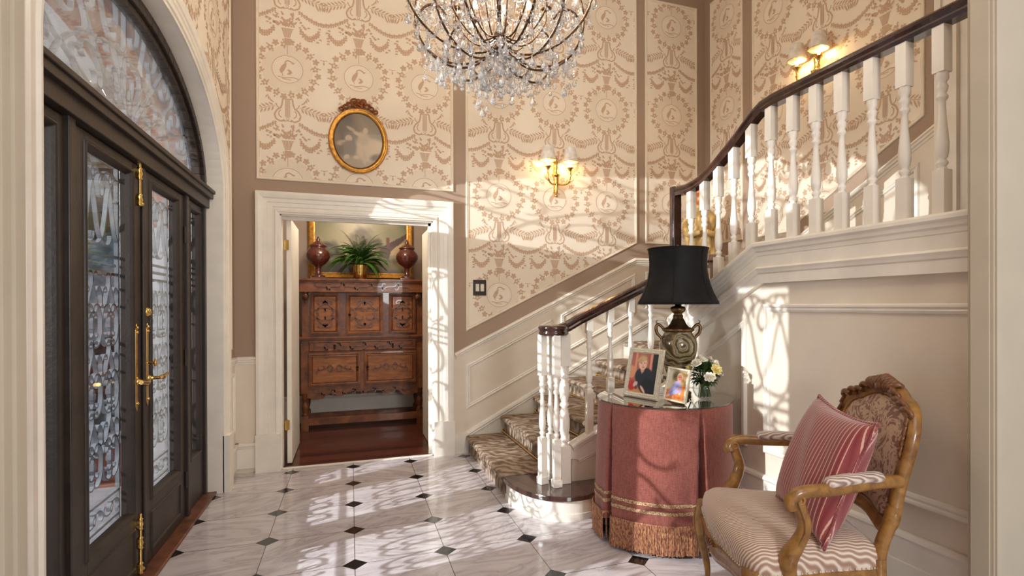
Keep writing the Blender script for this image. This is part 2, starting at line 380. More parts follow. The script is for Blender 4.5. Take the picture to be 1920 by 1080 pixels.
# ------------------------------------------------------------------ wallpaper motif
def ell(cx, cy, a, b, n=8, rot=0):
    c, s = math.cos(rot), math.sin(rot)
    return [(cx+a*math.cos(t_)*c-b*math.sin(t_)*s, cy+a*math.cos(t_)*s+b*math.sin(t_)*c) for t_ in [2*PI*i/n for i in range(n)]]
def leafp(cx, cy, L, wd, rot):
    pts = [(-.5, 0), (-.25, .42), (.1, .5), (.5, 0), (.1, -.5), (-.25, -.42)]
    c, s = math.cos(rot), math.sin(rot)
    return [(cx+x_*L*c-y_*wd*s, cy+x_*L*s+y_*wd*c) for x_, y_ in pts]
def strip(pts, wd):
    out = []
    for i in range(len(pts)-1):
        (a, b), (c, d) = pts[i], pts[i+1]; L = math.hypot(c-a, d-b) or 1; nx, ny = -(d-b)/L*wd/2, (c-a)/L*wd/2
        out.append([(a+nx, b+ny), (a-nx, b-ny), (c-nx, d-ny), (c+nx, d+ny)])
    return out
def motif():
    R_ = random.Random(3); D = []; H = []
    def mir(p): D.append(p); D.append([(-a, b) for a, b in reversed(p)])
    # tinted ring between medallion and wreath
    for i in range(24):
        a0, a1 = 2*PI*i/24, 2*PI*(i+1)/24
        H.append([(.118*math.cos(a0), .113*math.sin(a0)), (.19*math.cos(a0), .19*math.sin(a0)), (.19*math.cos(a1), .19*math.sin(a1)), (.118*math.cos(a1), .113*math.sin(a1))])
        D.append([(.112*math.cos(a0), .107*math.sin(a0)), (.117*math.cos(a0), .112*math.sin(a0)), (.117*math.cos(a1), .112*math.sin(a1)), (.112*math.cos(a1), .107*math.sin(a1))])
    for i in range(30): a = 2*PI*i/30; D.append(ell(.097*math.cos(a), .092*math.sin(a), .0024, .0024, 5))
    B0 = len(D)
    # bird standing on a tuft
    D.append([(-.045, -.012), (-.036, .012), (-.018, .032), (-.004, .036), (-.008, .01), (-.022, -.018), (-.036, -.032)])
    D += strip([(-.014, .034), (-.010, .046), (.004, .052), (.020, .046), (.034, .032)], .008)
    D += strip([(.024, .042), (.042, .038)], .005)
    D += strip([(-.03, -.026), (-.026, -.045)], .004)
    for k in range(7): D.append(leafp(.012, -.026+.002*k, .038, .008, .35+k*.38))
    D += strip([(-.055, -.05), (-.02, -.058), (.03, -.05), (.062, -.058)], .005)
    D += strip([(-.03, -.064), (.02, -.066)], .004)
    D[B0:] = [[(a*1.3, b*1.3+.004) for a, b in p] for p in D[B0:]]
    # wreath
    for i in range(24):
        a = PI/2+2*PI*(i+.5)/24; rr = .208+.018*(i % 2)+R_.uniform(-.004, .004); cx, cy = rr*math.cos(a), rr*.98*math.sin(a)
        for k in range(5): D.append(leafp(cx+.017*math.cos(k*1.257+i), cy+.017*math.sin(k*1.257+i), .025, .019, k*1.257+i))
        if i % 2: D.append(ell(cx*1.02, cy*1.02, .0115, .0115, 7))
        if i % 2 == 0: D.append(leafp(cx*1.17, cy*1.17, .024, .011, a)); D.append(leafp(cx*.85, cy*.85, .020, .009, a+.6))
    # fluted vase
    for k in range(7):
        x0, x1 = -.042+.012*k, -.042+.012*(k+1)-.003
        D.append([(x0*.5, .255), (x1*.5, .255), (x1, .325), (x0, .325)])
    D.append([(-.02, .195), (.02, .195), (.024, .25), (-.024, .25)]); D += strip([(-.046, .328), (.046, .328)], .005)
    D += strip([(0, .195), (0, .12)], .005)
    # bouquet
    for i in range(58):
        a = R_.uniform(.0, PI); r_ = R_.uniform(.01, .105); cx, cy = r_*1.35*math.cos(a), .345+r_*1.05*math.sin(a)
        D.append(ell(cx, cy, R_.uniform(.008, .012), R_.uniform(.007, .010), 6, a))
        if i % 2 == 0: D.append(leafp(cx*1.18, cy+.010, .026, .013, a))
    for k in range(5): D.append(leafp(.026*math.cos(k*1.26), .375+.022*math.sin(k*1.26), .03, .022, k*1.26))
    for s_ in (-1, 1):   # side sprigs to the swag
        for k in range(9):
            q = k/8; cx, cy = s_*(.10+.13*q), .325-.05*math.sin(q*PI)-.005
            D.append(ell(cx, cy, .013, .011, 6, k)); D.append(leafp(cx, cy-.018, .026, .015, k*.9)); D.append(leafp(cx, cy+.016, .022, .013, k*1.9))
        for k in range(6):
            cx, cy = s_*(.235+.006*math.sin(k*2)), .36-.022*k
            D.append(leafp(cx+.01*(-1)**k, cy, .022, .012, -PI/2+.6*(-1)**k)); D.append(ell(cx, cy, .007, .007, 5))
    # lyre
    L = [(.036, -.24), (.040, -.28), (.05, -.312), (.078, -.332), (.096, -.368), (.086, -.405), (.05, -.422), (.022, -.408)]
    for p in strip(L, .013): mir(p)
    for p in strip([(.05, -.33), (.066, -.35), (.062, -.378), (.044, -.39)], .008)+strip([(.060, -.318), (.078, -.302), (.086, -.280)], .008): mir(p)
    for k in range(5): D.append([(-.019+.008*k, -.245), (-.014+.008*k, -.245), (-.014+.008*k, -.385), (-.019+.008*k, -.385)])
    D.append([(-.03, -.236), (.03, -.236), (.03, -.244), (-.03, -.244)])
    D += strip([(-.03, -.42), (0, -.414), (.03, -.42)], .007)
    D += strip([(0.010*math.cos(a*PI/4), -.398+.010*math.sin(a*PI/4)) for a in range(9)], .004)
    # laurel branches towards the neighbouring lyre
    for s_ in (-1, 1):
        for k in range(7):
            q = k/6; bx, by = s_*(.10+.16*q), -.302-.052*q; dr = math.atan2(-.052, s_*.16)
            for w_ in (1, -1): ra = dr+w_*.85; D.append(leafp(bx+.026*math.cos(ra), by+.026*math.sin(ra), .044, .014, ra))
        D += strip([(s_*.09, -.30), (s_*.17, -.325), (s_*.265, -.355)], .004)
        for k in range(3): D.append(leafp(s_*(.262-.018*k), -.375-.003*k, .05, .013, -PI/2+s_*.25*k))
        for k in range(4): D.append(leafp(s_*(.115+.012*k), -.265+.012*k, .04, .011, PI/2-s_*(.9-.5*k)))
    # garland swag from lyre to cell edge
    for s_ in (-1, 1):
        for k in range(11):
            q = k/10; cx, cy = s_*(.09+.18*q), -.43-.075*math.sin(q*PI/2)
            D.append(ell(cx, cy, .011+.003*q, .010, 6)); D.append(leafp(cx, cy-.015, .022, .013, k*1.3))
            if k % 2: D.append(leafp(cx, cy+.012, .016, .008, k))
    # little palmette between medallions
    for s_ in (-1, 1):
        D += strip([(s_*.2712, .10), (s_*.252, .112), (s_*.245, .102)], .004)
        D.append(leafp(s_*.2712, .082, .03, .012, PI/2)); D.append(ell(s_*.2712, .104, .007, .006, 6))
    return D, H
MOT_D, MOT_H = motif()
CW, CH = .5435, .9055
def clip(poly, conv):
    out = poly; n = len(conv)
    for i in range(n):
        a, b = conv[i], conv[(i+1) % n]; res = []
        def side(p): return (b[0]-a[0])*(p[1]-a[1])-(b[1]-a[1])*(p[0]-a[0])
        for j in range(len(out)):
            p, q = out[j], out[(j+1) % len(out)]; sp, sq = side(p), side(q)
            if sp >= 0: res.append(p)
            if sp*sq < 0: k = sp/(sp-sq); res.append((p[0]+(q[0]-p[0])*k, p[1]+(q[1]-p[1])*k))
        out = res
        if len(out) < 3: return None
    return out
def paper_panel(name, pts, frame, u0, v0=3.222, skip=None, base=True, parent=None):
    """wallpaper inside a cream moulding; pts counter-clockwise in (u,v)"""
    mb = MB(); inner = pts
    if base: mb.poly(pts, frame, .003, 0)
    us = [p[0] for p in pts]; vs = [p[1] for p in pts]
    shrink = []
    for i in range(int((min(us)-u0)//CW)-1, int((max(us)-u0)//CW)+2):
        for j in range(int((min(vs)-v0)//CH)-1, int((max(vs)-v0)//CH)+2):
            ou, ov = u0+i*CW, v0+j*CH
            for L, mi, h in ((MOT_H, 1, .0034), (MOT_D, 2, .0038)):
                for ip, p in enumerate(L):
                    q = [(a+ou, b+ov) for a, b in p]
                    if skip and skip(sum(a for a, b in q)/len(q), sum(b for a, b in q)/len(q)): continue
                    if area(q) < 0: q.reverse()
                    q = clip(q, pts)
                    if q: mb.poly(q, frame, h+(ip % 37)*3.5e-5*(mi == 2), mi)
    return struct(name, mb, [PAPER, TINT, PRINT])
def area(p): return sum(p[i][0]*p[(i+1) % len(p)][1]-p[(i+1) % len(p)][0]*p[i][1] for i in range(len(p)))/2
TN = [0]
def trim(mb, m=TRIM, label=None):
    TN[0] += 1
    return struct('trim_%d' % TN[0], mb, m, label)

# ------------------------------------------------------------------ room shell
mb = MB(); mb.box(-.05, 6.5, -7.5, .0, -.1, 0); struct('floor', mb, FLOORM)
mb = MB(); mb.box(-1.2, 3.4, .02, 2.3, -.1, -.002); struct('floor_dining', mb, WOODF)
mb = MB(); mb.box(.37, 1.58, 0, .035, -.02, .004); trim(mb)
CEIL = 4.9
mb = MB(); mb.box(-.4, W+.3, -4.6, .3, CEIL, CEIL+.1); struct('ceiling', mb, PLASTER)
# back wall with the doorway to the dining room
DX0, DX1, DZ = .366, 1.583, 2.055
mb = MB()
mb.box(-.45, DX0, 0, .13, 0, CEIL); mb.box(DX1, W+.1, 0, .13, 0, CEIL); mb.box(DX0, DX1, 0, .13, DZ, CEIL)
struct('wall_back', mb, TAUPE)
mb = MB()  # jambs
mb.box(DX0, DX0+.012, 0, .131, 0, DZ); mb.box(DX1-.012, DX1, 0, .131, 0, DZ); mb.box(DX0, DX1, 0, .131, DZ-.012, DZ)
mb.box(DX1-.035, DX1-.012, .06, .1, 0, DZ-.012); mb.box(DX0+.012, DX1-.012, .06, .1, DZ-.035, DZ-.012)
trim(mb)
CASP = [(-.002, 0), (-.002, .018), (.012, .022), (.016, .028), (.03, .030), (.036, .022), (.05, .020), (.054, .026), (.085, .028), (.089, .034), (.115, .036), (.125, .046), (.15, .052), (.170, .050), (.173, .040), (.173, 0)]
mb = MB(); mb.mould([(DX0, .0), (DX0, DZ), (DX1, DZ), (DX1, .0)], F_BACK, CASP, closed=False)
mb.box(DX0-.176, DX0-.0, -.058, 0, 0, .30); mb.box(DX1, DX1+.176, -.058, 0, 0, .30)
trim(mb, TRIM, 'white moulded casing around the dining doorway')
# far stair wall
mb = MB(); mb.box(W, W+.12, -3.66, .13, 0, CEIL); struct('wall_right', mb, TAUPE)
# --- wallpaper panels on the back wall and their mouldings
P1 = [(.20, 2.325), (1.763, 2.325), (1.763, 4.55), (.20, 4.55)]
P2 = [(1.873, 1.085), (3.597, 1.932), (3.597, 4.55), (1.873, 4.55)]
P3 = [(3.693, 1.932), (4.305, 1.932), (4.305, 4.40), (3.693, 4.40)]
PN = [0]
def panel(pts, frame, u0, v0=3.222, skip=None, inset=.03):
    PN[0] += 1
    paper_panel('wallpaper_panel_%d' % PN[0], pts, frame, u0, v0, skip)
    mb = MB(); mb.mould(pts, frame, THINP+[]); trim(mb, CREAM)
panel(P1, F_BACK, .428); panel(P2, F_BACK, 2.178); panel(P3, F_BACK, 4.0, 3.255)
P4 = [(.10, 1.925), (.60, 2.18), (.60, 4.45), (.10, 4.45)]
P5 = [(.735, 1.70), (2.37, 2.535), (2.37, 4.55), (.735, 4.55)]
P4 = [(.10, 1.93), (.60, 1.93), (.60, 4.42), (.10, 4.42)]
P5 = [(.735, 1.93), (1.16, 1.93), (2.37, 2.535), (2.37, 4.55), (.735, 4.55)]
panel(P4, F_FAR, .36, 3.255); panel(P5, F_FAR, 1.0, 3.0)
# --- wainscot, chair rail, panels, base on the back wall
mb = MB()
mb.prism([(LW, 0), (.20, 0), (.20, .90), (LW, .90)], F_BACK, 0, .006)
mb.prism([(1.75, 0), (1.9, 0), (W, .95), (W, 1.765), (3.572, 1.765), (1.75, .871)], F_BACK, 0, .006)
mb.prism([(0, .9), (1.3, .9), (2.6, 1.55), (2.6, 2.535), (1.16, 1.80), (0, 1.80)], F_FAR, 0, .006)
struct('wainscot', mb, WAINS)
mb = MB(); mb.mould([(.20, .915), (LW, .915)], F_BACK, RAILP, False)
mb.mould([(W, 1.785), (3.572, 1.785), (1.762, .891)], F_BACK, RAILP, False)
mb.mould([(2.52, 2.50), (1.16, 1.815), (0, 1.80)], F_FAR, RAILP, False)
trim(mb, TRIM, 'white chair rail climbing with the stairs')
mb = MB()
mb.mould([(1.872, .385), (2.683, .79), (2.683, 1.185), (1.872, .783)], F_BACK, PANELP)
mb.mould([(2.778, .84), (3.572, 1.235), (3.572, 1.63), (2.778, 1.228)], F_BACK, PANELP)
mb.mould([(3.69, 1.28), (4.32, 1.28), (4.32, 1.65), (3.69, 1.65)], F_BACK, PANELP)
mb.mould([(.1, 1.3), (1.05, 1.3), (1.05, 1.66), (.1, 1.66)], F_FAR, PANELP)
mb.mould([(1.25, 1.35), (2.335, 1.88), (2.335, 2.24), (1.25, 1.70)], F_FAR, PANELP)
trim(mb, TRIM)
mb = MB()
mb.mould([(.20, .235), (LW, .235)], F_BACK, BASEP, False)
SB = [(0, 0), (0, .012), (.01, .026), (.03, .030), (.04, .022), (.05, .024), (.06, .018), (.075, .016), (.24, .016), (.24, 0)]
mb.mould([(W, 1.19), (3.746, 1.19), (1.762, .135)], F_BACK, SB, False)
mb.box(1.75, 1.885, -.03, 0, 0, .18)
mb.mould([(2.5, 1.80), (1.25, 1.19), (0, 1.19)], F_FAR, SB, False)
struct('baseboard_back', mb, TRIM)
# doorway casing at the head of the stairs, on the far wall
mb = MB()
for k, (a, b, h) in enumerate(((2.45, 2.47, .03), (2.47, 2.50, .045), (2.50, 2.54, .03), (2.54, 2.60, .05), (2.60, 2.9, .02))):
    mb.box(W-h, W, -b, -a, 1.6, 4.7)
trim(mb)

# --- left wall with the arched entrance
AC, AA, AB, AS = -1.70, 1.22, .665, 2.12   # centre, half width, rise, spring height
def arch(a, b, n=40, t0=0, t1=PI): return [(AC+a*math.cos(t0+(t1-t0)*i/n), AS+b*math.sin(t0+(t1-t0)*i/n)) for i in range(n+1)]
def wall_arch(mb, x0, x1, ya, yb, top, a=AA, b=AB, mi=0):
    pts = arch(a, b)
    for x in (x0, x1):
        for (u0_, v0_), (u1_, v1_) in zip(pts, pts[1:]):
            mb.add([(x, u0_, v0_), (x, u1_, v1_), (x, u1_, top), (x, u0_, top)], [(0, 1, 2, 3)], mi)
        mb.add([(x, AC+a, 0), (x, AC+a, top), (x, ya, top), (x, ya, 0)], [(0, 1, 2, 3)], mi)
        mb.add([(x, AC-a, 0), (x, AC-a, top), (x, yb, top), (x, yb, 0)], [(0, 1, 2, 3)], mi)
    full = [(AC+a, 0)]+pts+[(AC-a, 0)]
    for (u0_, v0_), (u1_, v1_) in zip(full, full[1:]):
        mb.add([(x0, u0_, v0_), (x1, u0_, v0_), (x1, u1_, v1_), (x0, u1_, v1_)], [(0, 1, 2, 3)], mi)
mb = MB(); wall_arch(mb, LW, -.10, 0, -5.2, CEIL); struct('wall_left', mb, TAUPE)
mb = MB(); full = [(AC+AA-.004, 0)]+arch(AA-.004, AB-.004)+[(AC-AA+.004, 0)]
for (a, b), (c, d) in zip(full, full[1:]): mb.add([(LW+.01, a, b), (-.1, a, b), (-.1, c, d), (LW+.01, c, d)], [(0, 1, 2, 3)])
trim(mb, TRIM, 'white reveal inside the entrance arch')
mb = MB(); wall_arch(mb, -.16, -.46, .6, -5.2, 3.9, 1.20, .645); struct('wall_exterior', mb, BRICK)
ARP = [(0, 0), (0, .016), (.012, .020), (.016, .028), (.032, .030), (.038, .020), (.06, .020), (.066, .028), (.078, .030), (.084, .038), (.12, .044), (.135, .040), (.14, .03), (.14, 0)]
mb = MB(); pth = [(AC+AA, .0)]+arch(AA, AB)+[(AC-AA, .0)]
mb.mould(pth, F_LEFT, [(-a, b) for a, b in ARP], False, smooth=False)
mb.box(LW, LW+.05, AC+AA, AC+AA+.145, 0, .40)
trim(mb, TRIM, 'white moulded casing around the entrance arch')
PL = [(-3.4, .985), (-.14, .985), (-.14, 4.5), (-3.4, 4.5)]
def sk(u, v): return v < AS and abs(u-AC) < AA+.15 or ((u-AC)/(AA+.15))**2+((v-AS)/(AB+.15))**2 < 1 and v >= AS
mb = MB()
mb.mould([(-.14, .985), (-.14, 4.5)], F_LEFT, THINP, False); mb.mould([(AC+AA+.15, .985), (-.14, .985)], F_LEFT, THINP, False); trim(mb, CREAM)
mbx = MB()
pts = [(AC+AA+.14, .985)]+arch(AA+.14, AB+.14, 24)+[(AC-AA-.14, .985)]
top = 4.5
for (a, b), (c, d) in zip(pts[1:-1], pts[2:-1]): mbx.poly([(a, b), (a, top), (c, top), (c, d)], F_LEFT, .003)
mbx.poly([(AC+AA+.14, .985), (-.14, .985), (-.14, top), (AC+AA+.14, top)], F_LEFT, .003)
o = paper_panel('wallpaper_panel_6', PL, F_LEFT, -.43-CW*.5, 3.222, sk, base=False)
struct('wallpaper_panel_7', mbx, PAPER)
mb = MB(); mb.prism([(AC+AA+.14, 0), (0, 0), (0, .9), (AC+AA+.14, .9)], F_LEFT, 0, .006); struct('wainscot_left', mb, WAINS)
mb = MB(); mb.mould([(0, .915), (AC+AA+.14, .915)], F_LEFT, RAILP, False)
mb.mould([(AC+AA+.19, .33), (-.07, .33), (-.07, .80), (AC+AA+.19, .80)], F_LEFT, PANELP)
trim(mb); mb = MB(); mb.mould([(0, .235), (AC+AA+.14, .235)], F_LEFT, BASEP, False); struct('baseboard_left', mb, TRIM)

# near opening: two wall stubs beside the camera's view
mb = MB(); mb.box(LW, .315, -3.76, -3.60, 0, CEIL)
for k in range(7): mb.box(.315, .315+.004+.004*(k % 2), -3.62-.02*k-.012, -3.62-.02*k, 0, CEIL)
struct('wall_near_left', mb, NEARW)
mb = MB(); mb.box(2.955, W, -3.66, -3.585, 0, CEIL)
mb.box(2.945, 2.955, -3.66, -3.60, 0, CEIL); mb.box(2.95, 3.0, -3.672, -3.66, 0, CEIL); mb.box(2.955, 2.975, -3.68, -3.672, 0, CEIL)
struct('wall_near_right', mb, NEARW)

# dining room shell
mb = MB(); mb.box(-1.0, 3.2, 1.9, 2.0, 0, 2.9); struct('wall_dining', mb, GREIGE)
mb = MB(); mb.box(-.1, -.0, .13, 1.9, 0, 2.9); mb.box(2.5, 2.6, .13, 1.9, 0, 2.9); struct('wall_dining_side', mb, GREIGE)
mb = MB(); mb.box(-1.0, 3.2, .13, 2.0, 2.9, 3.0); struct('ceiling_dining', mb, PLASTER)
mb = MB(); mb.mould([(2.5, .30), (0, .30)], (Vector((0, 1.9, 0)), X, Z, -Y), BASEP[:-2]+[(.3, .018), (.3, 0)], False); struct('baseboard_dining', mb, TRIM)

# ------------------------------------------------------------------ stair structure
def rise(k): return .157*k+.003
NX = lambda k: 1.865+.313*(k-1)
SY = -1.56
BE = -1.30
stairs = thing('staircase', 'carpeted staircase turning up behind the table, with a curved dark bottom tread', 'staircase', (2.0, -.8, 0))
mb = MB()
for k in range(1, 7):
    x1 = NX(k+1)+.05 if k < 6 else W-.002
    mb.box(NX(k)+.07, x1, -.035, ((SY+.06) if k < 5 else -1.48) if k > 1 else -1.3, max(0, rise(k)-.2), rise(k)-.02)
mb.box(3.43, W-.002, -.035, -1.3, .7, .935)
for j in range(4): mb.box(G+.06, W-.035, -1.30-.31*j, -3.56, .6+.15*j, .955+.16*(j+1)-.02)
link('carcass', mb, WAINS, stairs)
mb = MB()
for k in range(2, 7):
    mb.box(NX(k)-.01, (NX(k+1)+.02 if k < 6 else W-.04), BE, SY+.055, rise(k)-.03, rise(k)-.006)
link('side_tread', mb, TREAD, stairs)
def carpet(k):
    mb = MB(); z1 = rise(k); z0 = rise(k-1) if k > 1 else 0; x0 = NX(k); x1 = NX(k+1)+.012 if k < 6 else W-.05
    yb = BE-.0; ya = -.055; ed = -.04
    prof = [(x0+.030, z0), (x0+.028, z1-.05), (x0+.004, z1-.042), (x0-.008, z1-.028), (x0-.006, z1-.010), (x0+.008, z1+.002), (x0+.03, z1+.004), (x1, z1+.004)]
    prof2 = prof+[(x1, z1-.012), (x0+.05, z1-.012), (x0+.05, z0)]
    n = len(prof2); vs = [(a, y, b) for y in (ya, yb) for a, b in prof2]
    fs = [(i, (i+1) % n, n+(i+1) % n, n+i) for i in range(n)]+[tuple(range(n)), tuple(reversed(range(n, 2*n)))]
    mb.add(vs, fs); o = link('carpet_runner', mb, CARPET, stairs)
    return o
for k in range(1, 7): carpet(k)
for k in range(2, 7):
    mb = MB(); zr = rise(k-1)+.016; xr = NX(k)+.016
    mb.tube([(xr, -.045, zr), (xr, BE-.01, zr)], .008, 8)
    for yy in (-.045, BE+.0): mb.ball((xr, yy, zr), .014, 8); mb.box(xr, xr+.02, yy-.012, yy+.012, zr-.018, zr+.018)
    link('stair_rod', mb, BRASS, stairs)
# second flight carpet (three treads seen between the balusters)
for j in range(4):
    mb = MB(); y0 = -1.30-.31*j; z1 = .955+.16*(j+1)
    mb.box(G+.14, W-.15, y0+.01, y0-.33, z1-.03, z1+.004); mb.box(G+.14, W-.15, y0+.012, y0-.02, z1-.17, z1-.0)
    link('carpet_runner', mb, CARPET, stairs, bevel=.006)
mb = MB(); mb.box(3.5, W-.05, -.06, -1.28, .95, .959); link('carpet_runner', mb, CARPET, stairs)
# bottom bullnose tread and its curved riser
outl = [(1.862, BE), (1.864, -1.40), (1.880, -1.52), (1.915, -1.63), (1.965, -1.72), (2.03, -1.785), (2.11, -1.825), (2.20, -1.838), (2.28, -1.825), (2.34, -1.79), (2.385, -1.73), (2.41, -1.66), (2.42, -1.58), (2.42, -1.52), (2.2, -1.50), (2.19, BE)]
def smoothp(p, it=2):
    for _ in range(it):
        q = [p[0]]
        for a, b in zip(p, p[1:]): q += [(a[0]*.75+b[0]*.25, a[1]*.75+b[1]*.25), (a[0]*.25+b[0]*.75, a[1]*.25+b[1]*.75)]
        q.append(p[-1]); p = q
    return p
curve = smoothp(outl[:13]); F_UP = (Vector((0, 0, 0)), X, Y, Z)
mb = MB(); mb.prism(curve+outl[13:], F_UP, .125, .158); link('bullnose_tread', mb, TREAD, stairs, bevel=.010)
cen = (2.2, -1.45)
def shr(p, d):
    out = []
    for i, (a, b) in enumerate(p):
        p0 = p[max(i-1, 0)]; p1 = p[min(i+1, len(p)-1)]; dx, dy = p1[0]-p0[0], p1[1]-p0[1]; L = math.hypot(dx, dy) or 1
        out.append((a-dy/L*d, b+dx/L*d))
    return out
ris = shr(curve, .024); mb = MB(); mb.prism(ris+outl[13:], F_UP, 0, .125)
lip = shr(curve, .016); mb.prism(lip+outl[13:], F_UP, 0, .042)
link('curved_riser', mb, TRIM, stairs)
# near stringer of the first flight and wall beneath it
slope = .5
def zs(x): return .414+slope*(x-2.267)
FS = (Vector((0, SY, 0)), X, Z, -Y)
mb = MB()
mb.prism([(2.25, .31), (2.25, zs(2.25)-.012), (G, zs(G)-.012), (G, zs(G)-.30), (2.30, zs(2.3)-.30+.17)], FS, -.035, .012)
CAPP = [(0, -.04), (0, .028), (.008, .036), (.022, .036), (.03, .026), (.045, .022), (.052, .014), (.075, .012)]
mb.mould([(G, zs(G)), (2.245, zs(2.245))], FS, CAPP, False)
mb.mould([(G, zs(G)-.20), (2.30, zs(2.3)-.13), ], FS, THINP, False)
link('stringer', mb, TRIM, stairs)
mb = MB(); mb.prism([(2.26, .0), (G, 0), (G, zs(G)-.05), (2.26, zs(2.26)-.05)], FS, -.05, 0)
link('stringer_wall', mb, WAINS, stairs)

# gallery wall, stringer of the second flight and its level continuation
def zg(y):
    return 1.655 if y < -2.42 else 1.655-.49*(y+2.42)
GT = [(1.52, zg(-1.52)), (2.42, 1.655), (3.60, 1.655)]
mb = MB()
mb.prism([(1.50, 0), (3.60, 0), (3.60, 1.45), (2.45, 1.45), (1.50, .98)], F_GAL, -.05, 0)
struct('wall_gallery', mb, NEARW if False else WAINS)
mb = MB()
def off(dz): return [(1.50, zg(-1.50)+dz), (2.42+abs(dz)*.1, 1.655+dz), (3.60, 1.655+dz)]
a = off(-.22); b = off(0)
mb.prism([(1.50, zg(-1.5)-.225), (2.45, 1.430), (3.60, 1.430), (3.60, 1.645), (2.42, 1.645), (1.50, zg(-1.5)-.01)], F_GAL, -.14, .034)
GC = [(0, -.14), (0, .058), (.010, .066), (.024, .066), (.034, .054), (.05, .050), (.058, .042), (.075, .038), (.078, .034)]
mb.mould(list(reversed([(1.50, zg(-1.5)), (2.42, 1.655), (3.60, 1.655)])), F_GAL, GC, False)
mb.mould(list(reversed([(1.50, zg(-1.5)-.135), (2.435, 1.52), (3.60, 1.52)])), F_GAL, [(0, .034), (0, .044), (.01, .050), (.022, .044), (.034, .04), (.04, .034)], False)
struct('trim_gallery', mb, TRIM, 'white moulded band carrying the upper railing')
mb = MB()
mb.mould([(2.455, .50), (3.58, .50), (3.58, 1.315), (2.455, 1.315)], F_GAL, [(0, 0), (0, .016), (.006, .022), (.014, .022), (.02, .012), (.03, .016), (.04, .010), (.044, 0)])
mb.mould([(1.60, .50), (2.305, .50), (2.305, 1.235), (1.60, .84)], F_GAL, PANELP)
trim(mb)
mb = MB(); mb.mould([(3.60, .375), (1.50, .375)], F_GAL, [(0, 0), (0, .012), (.008, .022), (.02, .026), (.03, .018), (.04, .018), (.12, .018), (.125, .022), (.375, .022), (.375, 0)], False)
struct('baseboard_gallery', mb, TRIM)
# gallery floor
mb = MB(); mb.box(G+.02, W, -2.45, -3.58, 1.52, 1.60); struct('floor_gallery', mb, CARPET)

# ------------------------------------------------------------------ balusters, rails
def baluster(mb, x, y, z0, z1, turn, s=.0215, foot=False, ang=0, tl=.37):
    """square foot and head blocks with a turned shaft between; turn = height where the shaft starts"""
    R_ = Matrix.Rotation(ang, 4, 'Z'); Mx = Matrix.Translation((x, y, 0)) @ R_
    mb.box(-s, s, -s, s, z0, turn, 0, Mx); mb.box(-s, s, -s, s, turn+tl, z1, 0, Mx)
    if foot: mb.box(-s-.006, s+.006, -s-.006, s+.006, z0, z0+.045, 0, Mx)
    k = s/.0215; L = tl
    pr = [(.0215*.9, 0), (.012, .012), (.019, .022), (.019, .030), (.012, .040), (.018, .050), (.0215, .075), (.022, .10), (.019, .14), (.0145, .19), (.012, .235), (.0115, .262), (.019, .272), (.019, .280), (.013, .290), (.018, .305), (.020, .318), (.014, .330), (.0215, .345), (.020, .37)]
    mb.lathe([(r*k, z*L/.37+turn) for r, z in pr], (x, y, 0), 14)
RP = [(-.026, -.052), (-.030, -.036), (-.026, -.026), (-.033, -.012), (-.032, 0), (-.022, .011), (0, .016), (.022, .011), (.032, 0), (.033, -.012), (.026, -.026), (.030, -.036), (.026, -.052)]
def railsweep(mb, pts, prof=RP, mi=0):
    pts = [Vector(p) for p in pts]; N = len(pts); vs = []; k = len(prof)
    for i, p in enumerate(pts):
        d = (pts[min(i+1, N-1)]-pts[max(i-1, 0)]).normalized(); side = d.cross(Z)
        side = side.normalized() if side.length > .05 else last
        last = side; upv = side.cross(d).normalized()
        for a, b in prof: vs.append(p+side*a+upv*b)
    fs = [(i*k+j, i*k+(j+1) % k, (i+1)*k+(j+1) % k, (i+1)*k+j) for i in range(N-1) for j in range(k)]
    fs += [tuple(range(k)), tuple(reversed(range((N-1)*k, N*k)))]
    mb.add(vs, fs, mi, False)
lower = thing('stair_railing', 'white balusters and dark sloping handrail of the lower flight, ending in a round cap', 'railing', (2.15, -1.56, .16))
def zr(x): return 1.20+.455*(x-2.217)
mb = MB(); railsweep(mb, [(2.10, SY, 1.165), (2.17, SY, 1.175), (2.22, SY, 1.192)]+[(x, SY, zr(x)-.002) for x in (2.3, 2.5, 2.7, 2.9, 3.0)]); link('handrail', mb, RAIL, lower)
mb = MB(); mb.lathe([(0, .0), (.088, .0), (.096, .008), (.098, .018), (.092, .026), (.094, .034), (.100, .044), (.100, .056), (.092, .064), (.0, .066)], (2.135, SY, 1.118), 32); link('rail_cap', mb, RAIL, lower)
mb = MB()
for (x, y) in ():
    pass
def one_bal(parent, *a, **k):
    mb = MB(); baluster(mb, *a, **k); return link('baluster', mb, TRIM, parent)
for x, y, an in ((2.065, -1.535, .3), (2.128, -1.628, 0), (2.15, -1.455, .2), (2.235, -1.50, .1)):
    one_bal(lower, x, y, .16, 1.125, .46, s=.022, foot=True, ang=an, tl=.40)
mb = MB(); s = .033; x, y = 2.205, -1.568
mb.box(x-s, x+s, y-s, y+s, .16, .40); mb.box(x-s, x+s, y-s, y+s, .92, 1.125)
mb.lathe([(.03, .40), (.018, .415), (.031, .43), (.031, .442), (.02, .455), (.028, .475), (.035, .52), (.035, .57), (.026, .63), (.02, .65), (.031, .662), (.031, .672), (.02, .685), (.028, .71), (.034, .76), (.03, .80), (.02, .83), (.031, .842), (.031, .852), (.02, .865), (.028, .885), (.024, .90), (.032, .92)], (x, y, 0), 18)
link('newel_post', mb, TRIM, lower)
for i in range(4):
    x = 2.385+.155*i; b0 = zs(x)-.01
    one_bal(lower, x, SY, b0, zr(x)-.045, zr(x)-.50-.02)
upper = thing('gallery_railing', 'white balusters and dark handrail of the upper gallery, rising from a tall dark gooseneck', 'railing', (G, -1.56, 1.25))
GX = G
